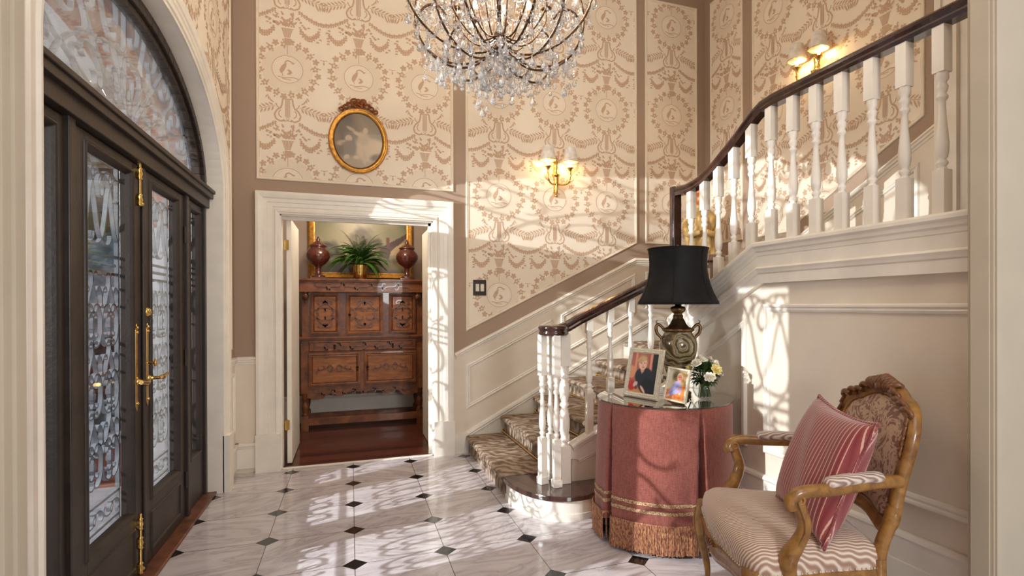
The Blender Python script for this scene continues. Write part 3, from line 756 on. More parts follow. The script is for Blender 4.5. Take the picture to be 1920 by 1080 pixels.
rp = [(-1.60, 2.125), (-1.70, 2.118), (-1.78, 2.122), (-1.86, 2.138), (-1.94, 2.166), (-2.02, 2.200), (-2.12, 2.252), (-2.22, 2.306), (-2.31, 2.360), (-2.38, 2.400), (-2.44, 2.424), (-2.52, 2.433), (-2.62, 2.434), (-3.0, 2.434), (-3.583, 2.434)]
mb = MB(); railsweep(mb, [(GX, y, z) for y, z in rp]); link('handrail', mb, RAIL, upper)
mb = MB(); mb.box(G-.03, G+.03, -1.59, -1.53, 1.50, 2.14); mb.box(G-.036, G-.03, -1.575, -1.545, 1.5, 2.14); link('gooseneck', mb, RAIL, upper, bevel=.008)
def zrail(y):
    for (a, b), (c, d) in zip(rp, rp[1:]):
        if c <= y <= a: return b+(d-b)*(a-y)/(a-c)
    return 2.434
for y in [onx for onx in (-1.753, -1.902, -2.045, -2.192, -2.346, -2.504, -2.662, -2.812, -2.963, -3.122, -3.274, -3.428)]:
    y2 = y
    one_bal(upper, GX, y2, zg(y2)-.01, zrail(y2)-.045, zrail(y2)-.045-.185-.375, s=.0235, tl=.375)

# ------------------------------------------------------------------ entrance joinery
F_DOOR = (Vector((-.085, 0, 0)), Y, Z, X)
XF = -.05
mb = MB()
for y0, y1 in ((-.48, -.53), (-.915, -.965), (-2.435, -2.485), (-2.87, -2.92)): mb.box(-.11, XF+.005, y1, y0, 0, 2.0)
mb.box(-.12, -.0, -2.92, -.48, 2.06, 2.12); mb.box(-.12, -.025, -2.92, -.48, 1.995, 2.065); mb.box(-.12, .012, -2.92, -.48, 2.095, 2.118)
ring = arch(AA, AB); ringi = arch(AA-.055, AB-.055)
for x0, x1, r_, ri in ((-.12, -.04, ring, ringi), (-.11, -.06, ringi, arch(AA-.09, AB-.09))):
    for i in range(len(r_)-1):
        a, b, c, d = r_[i], r_[i+1], ri[i+1], ri[i]
        vs = [(x, q[0], q[1]) for x in (x0, x1) for q in (a, b, c, d)]
        mb.add(vs, [(0, 1, 2, 3), (7, 6, 5, 4), (0, 4, 5, 1), (1, 5, 6, 2), (2, 6, 7, 3), (3, 7, 4, 0)])
mb.box(-.09, -.055, -2.85, -.55, 2.118, 2.16)
struct('trim_door_frame', mb, DOORM, 'dark frame and transom beam of the entrance', bevel=.004)
mb = MB(); mb.box(-.12, .012, -2.92, -.48, 0, .018); struct('trim_threshold', mb, THRESH, bevel=.006)
# scroll generator
def scroll(kind, n=44, kend=5.5, kmid=1.0):
    pts = [(0, 0)]; th = 0; hs = []
    for i in range(n):
        t_ = -1+2*(i+.5)/n
        k = (kmid+kend*abs(t_)**2.2) if kind == 'C' else kend*1.0*(abs(t_)**1.6)*(1 if t_ > 0 else -1)+0
        th += k*2/n*1.0; hs.append(th)
    mid = hs[n//2]; x = y = 0; P_ = [(0, 0)]
    for h in hs: x += math.cos(h-mid+PI/2); y += math.sin(h-mid+PI/2); P_.append((x, y))
    xs = [p[0] for p in P_]; ys = [p[1] for p in P_]; H = max(ys)-min(ys); cx, cy = (max(xs)+min(xs))/2, (max(ys)+min(ys))/2
    return [((a-cx)/H, (b-cy)/H) for a, b in P_]
SC_C = scroll('C', 46, 8.2, 1.1); SC_S = scroll('S', 46, 8.5)
def put(P_, cx, cy, s, rot=0, flip=1):
    c, q = math.cos(rot), math.sin(rot)
    return [(cx+(a*flip*c-b*q)*s, cy+(a*flip*q+b*c)*s) for a, b in P_]
def grille(y0, y1, z0, z1, parent, name='iron_grille'):
    fr = (Vector((-.132, 0, 0)), Y, Z, X); mb = MB(); cy = (y0+y1)/2; wd = y1-y0; B = .016; TH = .010 if wd < .4 else .0075; narrow = wd < .4
    mb.bar([(y0, z0), (y0, z1)], fr, B, .01); mb.bar([(y1, z0), (y1, z1)], fr, B, .01)
    for z in (z0+.03, z0+.14, z1-.50, z1-.42, z1): mb.bar([(y0, z), (y1, z)], fr, B, .012)
    n = max(1, int(round(wd/.175))); cw = wd/n
    z = z0+.16; rh = .30
    while narrow and z+.1 < z1-.5:
        for s_ in (1, -1):
            mb.bar(put(SC_C, cy+s_*.055, z+.14, .24, s_*.25, s_), fr, B, TH); mb.bar(put(SC_S, cy-s_*.04, z+.30, .17, s_*.7, s_), fr, B, TH)
        z += rh*1.25
    while not narrow and z+rh*.6 < z1-.5:
        for i in range(n):
            cc = y0+cw*(i+.5)
            for s_ in (1, -1):
                mb.bar(put(SC_C, cc+s_*cw*.24, z+rh*.5, rh*.62, 0, s_), fr, B, TH)
                mb.bar(put(SC_S, cc+s_*cw*.12, z+rh*.98, rh*.52, s_*.5, -s_), fr, B, TH)
                mb.bar(put(SC_C, cc+s_*cw*.10, z+rh*.50, rh*.34, 0, -s_), fr, B, TH)
                mb.bar(put(SC_C, cc+s_*cw*.38, z+rh*.92, rh*.30, s_*.3, s_), fr, B, TH)
            mb.box(-.142, -.122, cc-.014, cc+.014, z+rh*.5-.012, z+rh*.5+.012)
        z += rh
    for i in range(n):
        cc = y0+cw*(i+.5)
        for s_ in (1, -1):
            mb.bar(put(SC_S, cc+s_*cw*.20, z1-.22, .36, s_*.25, s_), fr, B, TH); mb.bar(put(SC_C, cc+s_*cw*.3, z1-.10, .15, s_*.9, s_), fr, B, TH)
            mb.bar(put(SC_C, cc+s_*cw*.2, z0+.085, .1, PI/2, s_), fr, B, TH)
    for s0 in range(int(wd/.02)):  # rope twist rail
        mb.ball((-.132, y0+.01+s0*.02, z1-.46), .009, 6)
    return link(name, mb, IRON, parent)
def leaf(name, y0, y1, g0, g1, kind_struct=True):
    """one leaf: stiles, rails, bead, glass; y1>y0"""
    mb = MB(); x0, x1 = -.11, -.062
    mb.box(x0, x1, y0, g0, .018, 1.99); mb.box(x0, x1, g1, y1, .018, 1.99)
    mb.box(x0, x1, g0, g1, .018, .34); mb.box(x0, x1, g0, g1, 1.94, 1.99)
    fr = (Vector((x1, 0, 0)), Y, Z, X)
    mb.mould([(g0, .34), (g1, .34), (g1, 1.94), (g0, 1.94)], fr, [(-.018, 0), (-.014, .008), (-.006, .010), (.0, .004), (.006, -.006), (.014, -.022)])
    if y1-y0 > .5: mb.mould([(g0-.02, .07), (g1+.02, .07), (g1+.02, .27), (g0-.02, .27)], fr, [(0, 0), (.004, .008), (.012, .008), (.018, -.0)])
    o = struct(name, mb, DOORM, bevel=.003)
    gb = MB(); gb.box(-.090, -.084, g0-.004, g1+.004, .335, 1.945); link('glass_pane', gb, PANE, o)
    grille(g0-.03, g1+.03, .32, 1.96, o)
    return o
d2 = leaf('door_1', -1.695, -.97, -1.575, -1.10)
d1 = leaf('door_2', -2.43, -1.70, -2.315, -1.835)
leaf('window_1', -.918, -.527, -.85, -.60); leaf('window_2', -2.873, -2.482, -2.80, -2.555)
mb = MB(); mb.box(-.062, -.05, -1.715, -1.685, .018, 1.99); link('astragal', mb, DOORM, d2, bevel=.004)
# lunette window
mb = MB(); pts = arch(AA-.08, AB-.08)
fs = [(AC+AA-.08, AS+.03)]+[p for p in pts if p[1] > AS+.03]+[(AC-AA+.08, AS+.03)]
mb.prism(fs, (Vector((-.09, 0, 0)), Y, Z, X), 0, .005); wl = link('window_3', mb, PANEL_, None, kind='structure')
mb = MB(); fr = (Vector((-.132, 0, 0)), Y, Z, X)
for a, b in ((AA-.02, AB-.02), (AA*.60, AB*.60)): mb.bar(arch(a, b, 40), fr, .02, .012)
for k in range(1, 12):
    t_ = PI*k/12; c, s_ = math.cos(t_), math.sin(t_)
    ro_ = math.atan2(AB*s_, AA*c)-PI/2
    mb.bar(put(SC_S, AC+AA*.8*c, AS+AB*.8*s_, .26, ro_, 1 if k % 2 else -1), fr, .02, .008)
    mb.bar(put(SC_C, AC+AA*.86*math.cos(t_+PI/24), AS+AB*.86*math.sin(t_+PI/24), .17, ro_+PI/24, 1), fr, .02, .008)
    if 1 < k < 11: mb.bar(put(SC_C, AC+AA*.42*c, AS+AB*.42*s_+.03, .22, ro_, 1 if k % 2 else -1), fr, .02, .008); mb.bar(put(SC_S, AC+AA*.25*c, AS+AB*.3*s_+.03, .2, ro_, 1), fr, .02, .008)
for k in range(1, 6): t_ = PI*k/6; mb.bar([(AC, AS), (AC+AA*.98*math.cos(t_), AS+AB*.98*math.sin(t_))], fr, .02, .01)
mb.bar([(AC-AA, AS+.03), (AC+AA, AS+.03)], fr, .02, .014)
link('iron_grille', mb, IRON, wl)
# door furniture
def cyl(mb, p, q, r, n=12, mi=0): mb.tube([p, q], r, n, mi)
def bolt(parent, y, z0, z1):
    mb = MB(); x = -.045; cyl(mb, (x, y, z0), (x, y, z1), .007)
    for z in (z0+.02, (z0+z1)/2, z1-.05):
        mb.lathe([(.008, -.03), (.013, -.024), (.009, -.016), (.014, 0), (.009, .016), (.013, .024), (.008, .03)], (x, y, z), 12); mb.box(-.062, x, y-.012, y+.012, z-.02, z+.02)
    mb.ball((x, y+.03, z0+.005), .010, 8); cyl(mb, (x, y, z0+.005), (x, y+.03, z0+.005), .004)
    return link('slide_bolt', mb, BRASS, parent)
bolt(d1, -1.785, 1.80, 2.09); bolt(d1, -1.80, .05, .33)
def plate(parent, y):
    mb = MB(); fr = (Vector((-.062, 0, 0)), Y, Z, X); z0, z1 = .84, 1.20; w_ = .014
    mb.prism([(y-w_, z0), (y, z0-.025), (y+w_, z0), (y+w_, z1), (y+.006, z1+.012), (y, z1+.03), (y-.006, z1+.012), (y-w_, z1)], fr, 0, .006)
    for z in (z0+.012, z1-.01, z1+.012): mb.ball((-.055, y, z), .008, 8)
    return link('handle_plate', mb, BRASS, parent, bevel=.002)
def lever(parent, y, sgn):
    mb = MB(); z = .955; mb.lathe([(.016, 0), (.016, .006), (.010, .012), (.008, .03)], (0, 0, 0), 12, 0, Matrix.Translation((-.056, y, z)) @ Matrix.Rotation(PI/2, 4, 'Y'))
    cyl(mb, (-.056, y, z), (-.005, y, z), .008)
    mb.tube([(-.008, y, z), (-.004, y+sgn*.02, z+.002), (-.004, y+sgn*.05, z-.004), (-.004, y+sgn*.085, z+.004), (-.004, y+sgn*.12, z+.008)], lambda t_: .008+.004*math.sin(t_*9)**2, 10)
    return link('lever_handle', mb, BRASS, parent)
plate(d1, -1.795); plate(d2, -1.645); lever(d1, -1.795, -1); lever(d2, -1.645, 1)
mb = MB(); mb.lathe([(.024, 0), (.026, .006), (.018, .012), (.016, .02), (.0, .022)], (0, 0, 0), 18, 0, Matrix.Translation((-.062, -1.645, 1.285)) @ Matrix.Rotation(PI/2, 4, 'Y')); link('deadbolt', mb, BRASS, d2)
mb = MB(); cyl(mb, (-.06, -1.645, 1.03), (-.03, -1.645, 1.03), .006); mb.ball((-.024, -1.645, 1.03), .014, 12, 0, (.6, 1, 1.2)); link('thumb_turn', mb, BRASS, d2)
for d_, y in ((d1, -2.425), (d2, -.975)):
    for z in (.25, 1.0, 1.75): mb = MB(); cyl(mb, (-.055, y, z-.05), (-.055, y, z+.05), .007); link('hinge', mb, DOORM, d_)

# dining room door leaf, folded open
mb = MB(); mb.box(.40, .437, .135, .85, .01, 2.04); dd = struct('door_3', mb, TRIM, bevel=.003)
for z in (.33, 1.82): mb = MB(); mb.box(.385, .42, .118, .134, z-.04, z+.04); cyl(mb, (.40, .126, z-.045), (.40, .126, z+.045), .007); link('hinge', mb, BRASS, dd)
mb = MB(); mb.box(1.59, 1.627, .135, .85, .01, 2.04); dd = struct('door_4', mb, TRIM, bevel=.003)
for z in (.33, 1.82): mb = MB(); mb.box(1.575, 1.60, .118, .134, z-.04, z+.04); link('hinge', mb, BRASS, dd)

# ------------------------------------------------------------------ outdoors
mb = MB(); mb.box(-14, -.12, -8, 12, -.2, -.02); struct('floor_outdoor', mb, STONEO)
hd = MB()
def blob(mb, c, r, sc, seed, mi=0, n=22):
    R_ = random.Random(seed); ph = [R_.uniform(0, 6) for _ in range(6)]
    base = [(math.sin(PI*j/14), -math.cos(PI*j/14)) for j in range(15)]
    vs = []
    for a_, z_ in base:
        for i in range(n):
            t_ = 2*PI*i/n; k = 1+.12*math.sin(5*t_+ph[0]+4*z_)+.1*math.sin(9*t_+ph[1]-6*z_)+.06*R_.uniform(-1, 1)
            vs.append((c[0]+r*sc[0]*a_*math.cos(t_)*k, c[1]+r*sc[1]*a_*math.sin(t_)*k, c[2]+r*sc[2]*z_*k))
    fs = [(j*n+i, j*n+(i+1) % n, (j+1)*n+(i+1) % n, (j+1)*n+i) for j in range(14) for i in range(n)]
    mb.add(vs, fs, mi, False)
for i, (x, y, r, zz, nm, lb) in enumerate(((-1.9, 2.6, 1.15, 1.2, 'shrub', 'tall dark shrub beyond the porch, nearest the brick wall'), (-3.9, 4.6, 1.5, 1.5, 'shrub', 'broad dark shrub in the middle of the garden'), (-6.6, 6.9, 1.5, 1.6, 'shrub', 'dark shrub farthest back in the garden'))):
    mb = MB(); blob(mb, (x, y, zz), r, (.75, .75, 1.5), i); o = link(nm, mb, HEDGE); o['label'] = lb; o['category'] = 'shrub'; o['group'] = 'shrubs outside'
mb = MB(); mb.box(-.46, -.22, -.53, -.47, -.02, 1.78); mb.box(-.47, -.21, -.54, -.46, 1.78, 1.84); mb.box(-.47, -.21, -.54, -.46, -.02, .16); trim(mb, mat('grey_outdoor_paint', rgb(136, 134, 138), .7), 'white painted pilaster outside the entrance')  # even grey coat, lowered to offset the strong outdoor lamp
mb = MB(); mb.box(-12, -2.5, 9.6, 10, -.1, 6); o = link('neighbouring_house', mb, PALEH); o['label'] = 'pale rendered house wall seen beyond the garden through the arch'; o['category'] = 'house'

# ------------------------------------------------------------------ table group
TC = (2.628, -2.093); TZ = .765
tab = thing('skirted_table', 'round side table under a rose linen skirt with bullion fringe and a glass top', 'table', (TC[0], TC[1], 0))
PLE = (-91.5*PI/180, -169*PI/180, 100*PI/180, 10*PI/180)
def skr(a, z):
    q = 1-z/TZ; front = .5-.5*math.cos(a)
    r = .384+.028*q*front*(1 if a > 2.6 or a < -.4 or True else 0)
    for p_ in PLE:
        d = (a-p_+PI) % (2*PI)-PI; wv = (.014+.055*q)
        r -= (.15)*math.exp(-(d/wv)**4)*(min(1, q*5)*.8+.2*q) if abs(d) < .5 else 0
        r += .012*q*math.exp(-((abs(d)-wv*2.0)/.07)**2)
    return r+.004*q*math.sin(9*a+1)
def skirt(mb, z0, z1, n=420, m=26, dr=0, mi=0, thick=False):
    vs = []; 
    for j in range(m+1):
        z = z0+(z1-z0)*j/m
        for i in range(n):
            a = 2*PI*i/n-PI; r = skr(a, z)+dr
            if z > TZ-.012: r -= (z-TZ+.012)*.6
            vs.append((TC[0]+r*math.cos(a), TC[1]+r*math.sin(a), z))
    fs = [(j*n+i, j*n+(i+1) % n, (j+1)*n+(i+1) % n, (j+1)*n+i) for j in range(m) for i in range(n)]
    mb.add(vs, fs, mi, True); return vs
mb = MB(); vs = skirt(mb, .13, TZ, 420, 30)
top_ring = vs[-420:]; mb.add(top_ring, [tuple(range(420))], 0)
link('skirt', mb, LINEN, tab)
mb = MB()
for z0 in (.222, .262): skirt(mb, z0, z0+.018, 420, 2, .004)
link('braid_band', mb, BRAID, tab)
mb = MB(); R_ = random.Random(5)
n = 330
for i in range(n):
    a = 2*PI*i/n-PI; r = skr(a, .06)+.006; c = (TC[0]+r*math.cos(a), TC[1]+r*math.sin(a)); w_ = .0048; z0 = .012+R_.uniform(0, .01)
    mb.tube([(c[0], c[1], .165), (c[0]+R_.uniform(-.002, .002), c[1]+R_.uniform(-.002, .002), .09), (c[0]+R_.uniform(-.003, .003), c[1]+R_.uniform(-.003, .003), z0)], w_, 5, smooth=False)
skirt(mb, .158, .172, 420, 2, .010)
fo = link('fringe', mb, FRINGE, tab); fo['kind'] = 'stuff'
mb = MB(); mb.lathe([(0, TZ+.001), (.386, TZ+.001), (.391, TZ+.004), (.391, TZ+.009), (.388, TZ+.011), (0, TZ+.011)], (TC[0], TC[1], 0), 72, smooth=False); link('glass_top', mb, TABLEG, tab)
TT = TZ+.012
# lamp
LX, LY = 2.746, -2.062
lamp = thing('table_lamp', 'swirled olive stone urn lamp with bronze handles and a black bell shade', 'lamp', (LX, LY, TT))
def L(pr): return [(r, z) for r, z in pr]
mb = MB(); mb.lathe([(0, TT), (.075, TT), (.078, TT+.015), (.062, TT+.024), (.066, TT+.04), (.045, TT+.05), (.038, TT+.062), (.052, TT+.074), (.05, TT+.08)], (LX, LY, 0), 28); link('foot', mb, BRONZE, lamp)
mb = MB(); mb.lathe([(.045, .855), (.058, .875), (.072, .91), (.090, .96), (.104, 1.01), (.111, 1.05), (.112, 1.08), (.106, 1.11), (.094, 1.130), (.084, 1.145), (.082, 1.155)], (LX, LY, 0), 36); link('urn_body', mb, ONYX, lamp)
mb = MB(); mb.lathe([(.082, 1.150), (.094, 1.158), (.096, 1.168), (.084, 1.175), (.066, 1.18), (.05, 1.198), (.038, 1.222), (.030, 1.235), (.030, 1.25), (.024, 1.256), (.026, 1.262), (.040, 1.272), (.046, 1.285), (.042, 1.30), (.02, 1.306), (.012, 1.33)], (LX, LY, 0), 28, rfun=lambda a, z: 1+(.06*math.cos(6*a) if 1.17 < z < 1.24 else 0)); link('collar', mb, BRONZE, lamp)
rv = Vector((.941, -.338, 0))
for s_ in (-1, 1):
    mb = MB(); pts = [(.078, 1.158), (.094, 1.178), (.112, 1.196), (.130, 1.192), (.134, 1.168), (.126, 1.140), (.108, 1.125), (.098, 1.108), (.104, 1.09)]
    pp = [Vector((LX, LY, 0))+rv*s_*a+Z*b for a, b in smoothp(pts, 2)]; mb.tube(pp, lambda t_: .010-.004*abs(t_-.5), 10)
    mb.tube([pp[len(pp)//3], pp[len(pp)//3]+rv*s_*.008+Z*.022, pp[len(pp)//3]-rv*s_*.004+Z*.03], lambda t_: .006*(1-t_*.8), 6)
    link('handle', mb, BRONZE, lamp)
sp = [(.236, 1.318), (.237, 1.328), (.222, 1.355), (.205, 1.39), (.190, 1.43), (.178, 1.475), (.171, 1.52), (.169, 1.565), (.172, 1.61), (.177, 1.638), (.178, 1.647)]
def lobes(a, z): return 1+.010*abs(math.cos(3*a+.55))
mb = MB(); mb.lathe([(r*.985, z) for r, z in reversed(sp)]+sp, (LX, LY, 0), 96, rfun=lobes, a1=2*PI)
for k in range(6):
    a = k*PI/3-.18+PI/6*0+.0; mb.tube([(LX+(r*1.004)*math.cos(a)*lobes(a, z), LY+(r*1.004)*math.sin(a)*lobes(a, z), z) for r, z in sp], .0022, 6)
for r, z in (sp[0], sp[-1]): mb.tube([(LX+r*1.003*math.cos(t_)*lobes(t_, 0), LY+r*1.003*math.sin(t_)*lobes(t_, 0), z) for t_ in [2*PI*i/96 for i in range(97)]], .003, 6)
link('lamp_shade', mb, LAMPB, lamp)
mb = MB(); mb.tube([(LX, LY, 1.33), (LX, LY, 1.66)], .004, 6); mb.ball((LX, LY, 1.665), .009, 8); mb.tube([(LX-.17, LY, 1.60), (LX+.17, LY, 1.60)], .002, 5); mb.tube([(LX, LY-.17, 1.60), (LX, LY+.17, 1.60)], .002, 5); link('harp', mb, BRONZE, lamp)

# painted surfaces: a fine grid with one colour per vertex
def C3(r, g, b): return Vector((lin(r), lin(g), lin(b)))
def noise2(x, y, s=0): return (math.sin(x*12.9+y*4.1+s)+math.sin(x*5.3-y*9.7+s*2)+math.sin(x*23.1+y*17.3+s*3)*.5)/2.5
def paint(fr, x0, x1, y0, y1, nx, ny, fn, mask=None):
    o, eu, ev, en = fr; vs = []; cs = []; idx = {}; fs = []
    for j in range(ny+1):
        for i in range(nx+1):
            u, v = i/nx, j/ny; vs.append(o+eu*(x0+(x1-x0)*u)+ev*(y0+(y1-y0)*v)); cs.append(fn(u, v))
    for j in range(ny):
        for i in range(nx):
            if mask and not mask((i+.5)/nx, (j+.5)/ny): continue
            a = j*(nx+1)+i; fs.append((a, a+1, a+nx+2, a+nx+1))
    return vs, fs, cs
def painted(name, data, m, parent):
    vs, fs, cs = data; mb = MB(); mb.add(vs, fs)
    o = link(name, mb, m, parent); ca = o.data.color_attributes.new('Col', 'FLOAT_COLOR', 'POINT')
    for i, c in enumerate(cs): ca.data[i].color = (c[0], c[1], c[2], 1)
    return o
def E(u, v, cx, cy, a, b, rot=0, soft=.15):
    c, s_ = math.cos(rot), math.sin(rot); dx, dy = u-cx, v-cy
    d = math.hypot((dx*c+dy*s_)/a, (-dx*s_+dy*c)/b); return max(0, min(1, (1+soft-d)/(2*soft)))
def layers(base, L_):
    def fn(u, v):
        c = base(u, v)
        for m_, col in L_:
            k = m_(u, v)
            if k > 0: c = c.lerp(col, k)
        return c
    return fn
def tri(pts):
    def f(u, v):
        ins = True; n = len(pts)
        for i in range(n):
            a, b = pts[i], pts[(i+1) % n]
            if (b[0]-a[0])*(v-a[1])-(b[1]-a[1])*(u-a[0]) < 0: return 0
        return 1
    return f
# photo frame 1: boy in a dark sweater
def photo_frame(label, A, B, h, lean, bw, fn, nx, ny, roll=0):
    A = Vector(A); B = Vector(B); eu = (B-A).normalized(); back = Vector((-eu.y, eu.x, 0)); 
    if back.y < 0 and back.x < 0: back = -back
    back = eu.cross(Z)*-1
    if back.dot(Vector((.338, .941, 0))) < 0: back = -back
    ev = (Z+back*lean).normalized(); 
    if roll: eu, ev = (eu*math.cos(roll)+ev*math.sin(roll)).normalized(), (ev*math.cos(roll)-eu*math.sin(roll)).normalized()
    en = eu.cross(ev)
    if en.dot(back) > 0: en = -en
    wd = (B-A).length; o = Vector((A.x, A.y, TT+(.014 if roll else .002)))
    t_ = thing('photo_frame', label, 'picture frame', (A.x, A.y, TT), 0, 'framed photographs on the table')
    fr = (o, eu, ev, en); mb = MB()
    prof = [(0, -.012), (0, .004), (bw*.25, .008), (bw*.75, .008), (bw, .003), (bw, -.006)]
    mb.mould([(0, 0), (wd, 0), (wd, h), (0, h)], fr, prof); mb.prism([(0, 0), (wd, 0), (wd, h), (0, h)], fr, -.013, -.009)
    link('frame', mb, SILVER, t_)
    mb = MB(); st = .0085
    for off_ in (bw*.3, bw*.72):
        nu = int((wd-2*off_)/st); nv = int((h-2*off_)/st)
        for i in range(nu+1):
            for vv in (off_, h-off_): mb.ball(o+eu*(off_+(wd-2*off_)*i/nu)+ev*vv+en*.008, .0031, 5)
        for i in range(1, nv):
            for uu in (off_, wd-off_): mb.ball(o+eu*uu+ev*(off_+(h-2*off_)*i/nv)+en*.008, .0031, 5)
    bo = link('bead_border', mb, PEARL, t_)
    painted('photograph', paint((o+en*.001, eu, ev, en), bw, wd-bw, bw, h-bw, nx, ny, fn), PHOTOM, t_)
    mb = MB(); q = o+eu*(wd*.5)+ev*(h*.75)-en*.014; mb.tube([q, Vector((q.x, q.y, 0))+back*.10+Z*(TT+.004)], .004, 6); link('easel_stand', mb, BLACKP, t_)
    return t_
skin = C3(236, 190, 168); skd = C3(206, 146, 122)
boy = layers(lambda u, v: C3(196, 120, 104).lerp(C3(150, 76, 66), min(1, max(0, .5+.5*noise2(u*.6, v*.3)))), [
    (lambda u, v: 1 if .78 < u and u+.06*v > .86 else 0, C3(36, 44, 44)),
    (lambda u, v: 1 if .70 < u < .80 and v > .35 else 0, C3(226, 160, 130)), (lambda u, v: 1 if .14 < u < .22 and v > .52 else 0, C3(222, 150, 118)),
    (lambda u, v: E(u, v, .05, .5, .16, .16), C3(222, 150, 110)), (lambda u, v: E(u, v, .3, .02, .35, .12), C3(205, 140, 90)),
    (lambda u, v: E(u, v, .62, .32, .30, .32, .1, .06), C3(38, 44, 54)), (lambda u, v: E(u, v, .48, .40, .28, .22, -.2, .06), C3(34, 40, 50)), (lambda u, v: E(u, v, .72, .16, .25, .22, 0, .06), C3(26, 30, 38)),
    (lambda u, v: E(u, v, .12, .16, .14, .13, 0, .08), C3(190, 44, 40)), (lambda u, v: E(u, v, .26, .2, .09, .06, .6), C3(216, 190, 180)), (lambda u, v: E(u, v, .56, .09, .13, .035, -.7), skin), (lambda u, v: E(u, v, .3, .12, .06, .05, .3), C3(120, 60, 50)),
    (lambda u, v: E(u, v, .46, .58, .07, .07), skd), (lambda u, v: E(u, v, .43, .80, .19, .165, -.1, .06), C3(182, 140, 96)), (lambda u, v: E(u, v, .45, .73, .155, .155, -.1, .06), skin),
    (lambda u, v: E(u, v, .60, .755, .03, .04), skd), (lambda u, v: E(u, v, .40, .845, .17, .07, .25, .15), C3(206, 168, 120)), (lambda u, v: E(u, v, .34, .80, .06, .06, 0, .3), C3(196, 156, 108)),
    (lambda u, v: E(u, v, .39, .745, .022, .013), C3(70, 50, 50)), (lambda u, v: E(u, v, .51, .755, .022, .013), C3(70, 50, 50)), (lambda u, v: E(u, v, .455, .70, .018, .02), skd), (lambda u, v: E(u, v, .47, .645, .05, .014, .1), C3(196, 92, 86)),
    (lambda u, v: E(u, v, .45, .52, .012, .05, .2), C3(206, 190, 200))])
photo_frame('larger beaded silver frame with a photo of a boy in a dark sweater', (2.418, -1.985, 0), (2.497, -2.235, 0), .288, .22, .030, boy, 60, 76)
tod = layers(lambda u, v: C3(226, 206, 170).lerp(C3(188, 150, 96), min(1, max(0, u*1.3))), [
    (lambda u, v: 1 if v < .30+.25*u else 0, C3(226, 128, 56)), (lambda u, v: E(u, v, .42, .78, .2, .2, 0, .3), C3(96, 84, 52)), (lambda u, v: 1 if u < .16 and v > .4 else 0, C3(216, 208, 190)),
    (lambda u, v: E(u, v, .47, .45, .24, .15, .7, .08), C3(156, 150, 196)), (lambda u, v: E(u, v, .32, .38, .20, .08, .7), C3(174, 170, 210)), (lambda u, v: E(u, v, .30, .22, .24, .08, .45), C3(142, 150, 200)), (lambda u, v: E(u, v, .50, .26, .2, .07, .25), C3(160, 160, 206)),
    (lambda u, v: E(u, v, .74, .38, .05, .16, .15), C3(158, 150, 196)), (lambda u, v: E(u, v, .72, .22, .05, .04), skin), (lambda u, v: E(u, v, .12, .10, .10, .04, .4), skin), (lambda u, v: E(u, v, .40, .08, .06, .05), skin),
    (lambda u, v: E(u, v, .62, .78, .15, .14, 0, .07), C3(240, 214, 180)), (lambda u, v: E(u, v, .61, .745, .13, .115, 0, .08), C3(236, 150, 126)), (lambda u, v: E(u, v, .56, .77, .02, .013), C3(70, 50, 50)), (lambda u, v: E(u, v, .67, .77, .02, .013), C3(70, 50, 50)), (lambda u, v: E(u, v, .61, .70, .035, .012), C3(180, 70, 66))])
photo_frame('smaller silver frame leaning in front, with a photo of a toddler in lilac', (2.522, -2.262, 0), (2.572, -2.398, 0), .185, .20, .012, tod, 40, 56, -.06)
# flowers in a bowl
fl = thing('flower_bowl', 'small glass bowl of white and cream flowers beside the lamp', 'flowers', (2.790, -2.262, TT))
mb = MB(); bp = [(.0, .004), (.030, .004), (.050, .018), (.064, .045), (.067, .062), (.060, .085), (.048, .100)]
mb.lathe([(r*.96, z+.003) for r, z in reversed(bp)]+[(r, z) for r, z in bp[1:]], (2.790, -2.262, TT), 28); link('glass_bowl', mb, BOWLG, fl)
mb = MB(); R_ = random.Random(11)
for i in range(26):
    a = R_.uniform(0, 2*PI); r = R_.uniform(.01, .05); mb.tube([(2.79+r*math.cos(a)*.8, -2.262+r*math.sin(a)*.8, TT+.012), (2.79+r*.5*math.cos(a), -2.262+r*.5*math.sin(a), TT+.09), (2.79+r*1.4*math.cos(a), -2.262+r*1.4*math.sin(a), TT+.15)], .0022, 5)
link('stem', mb, LEAF2, fl)
mb = MB()
def leaf3(mb, p, d, L, wd, mi=0, bend=.3):
    d = d.normalized(); s_ = d.cross(Z); s_ = s_.normalized() if s_.length > .01 else X; u_ = s_.cross(d)
    pts = [p, p+d*L*.45+s_*wd/2+u_*L*.08, p+d*L-u_*L*bend*.3, p+d*L*.45-s_*wd/2+u_*L*.08, p+d*L*.45+u_*L*.0]
    mb.add(pts, [(0, 1, 4), (1, 2, 4), (2, 3, 4), (3, 0, 4)], mi, True)
for i in range(420):
    a = R_.uniform(0, 2*PI); e = R_.uniform(-.8, 1.3); r = R_.uniform(.045, .083); c = Vector((2.79, -2.262, TT+.135)); d = Vector((math.cos(a)*math.cos(e), math.sin(a)*math.cos(e), math.sin(e)))
    leaf3(mb, c+d*r*.8, d+Vector((R_.uniform(-.5, .5), R_.uniform(-.5, .5), R_.uniform(-.5, .5))), R_.uniform(.026, .04), .02)
link('foliage', mb, LEAF2, fl)
vd = Vector((-.338, -.941, 0))
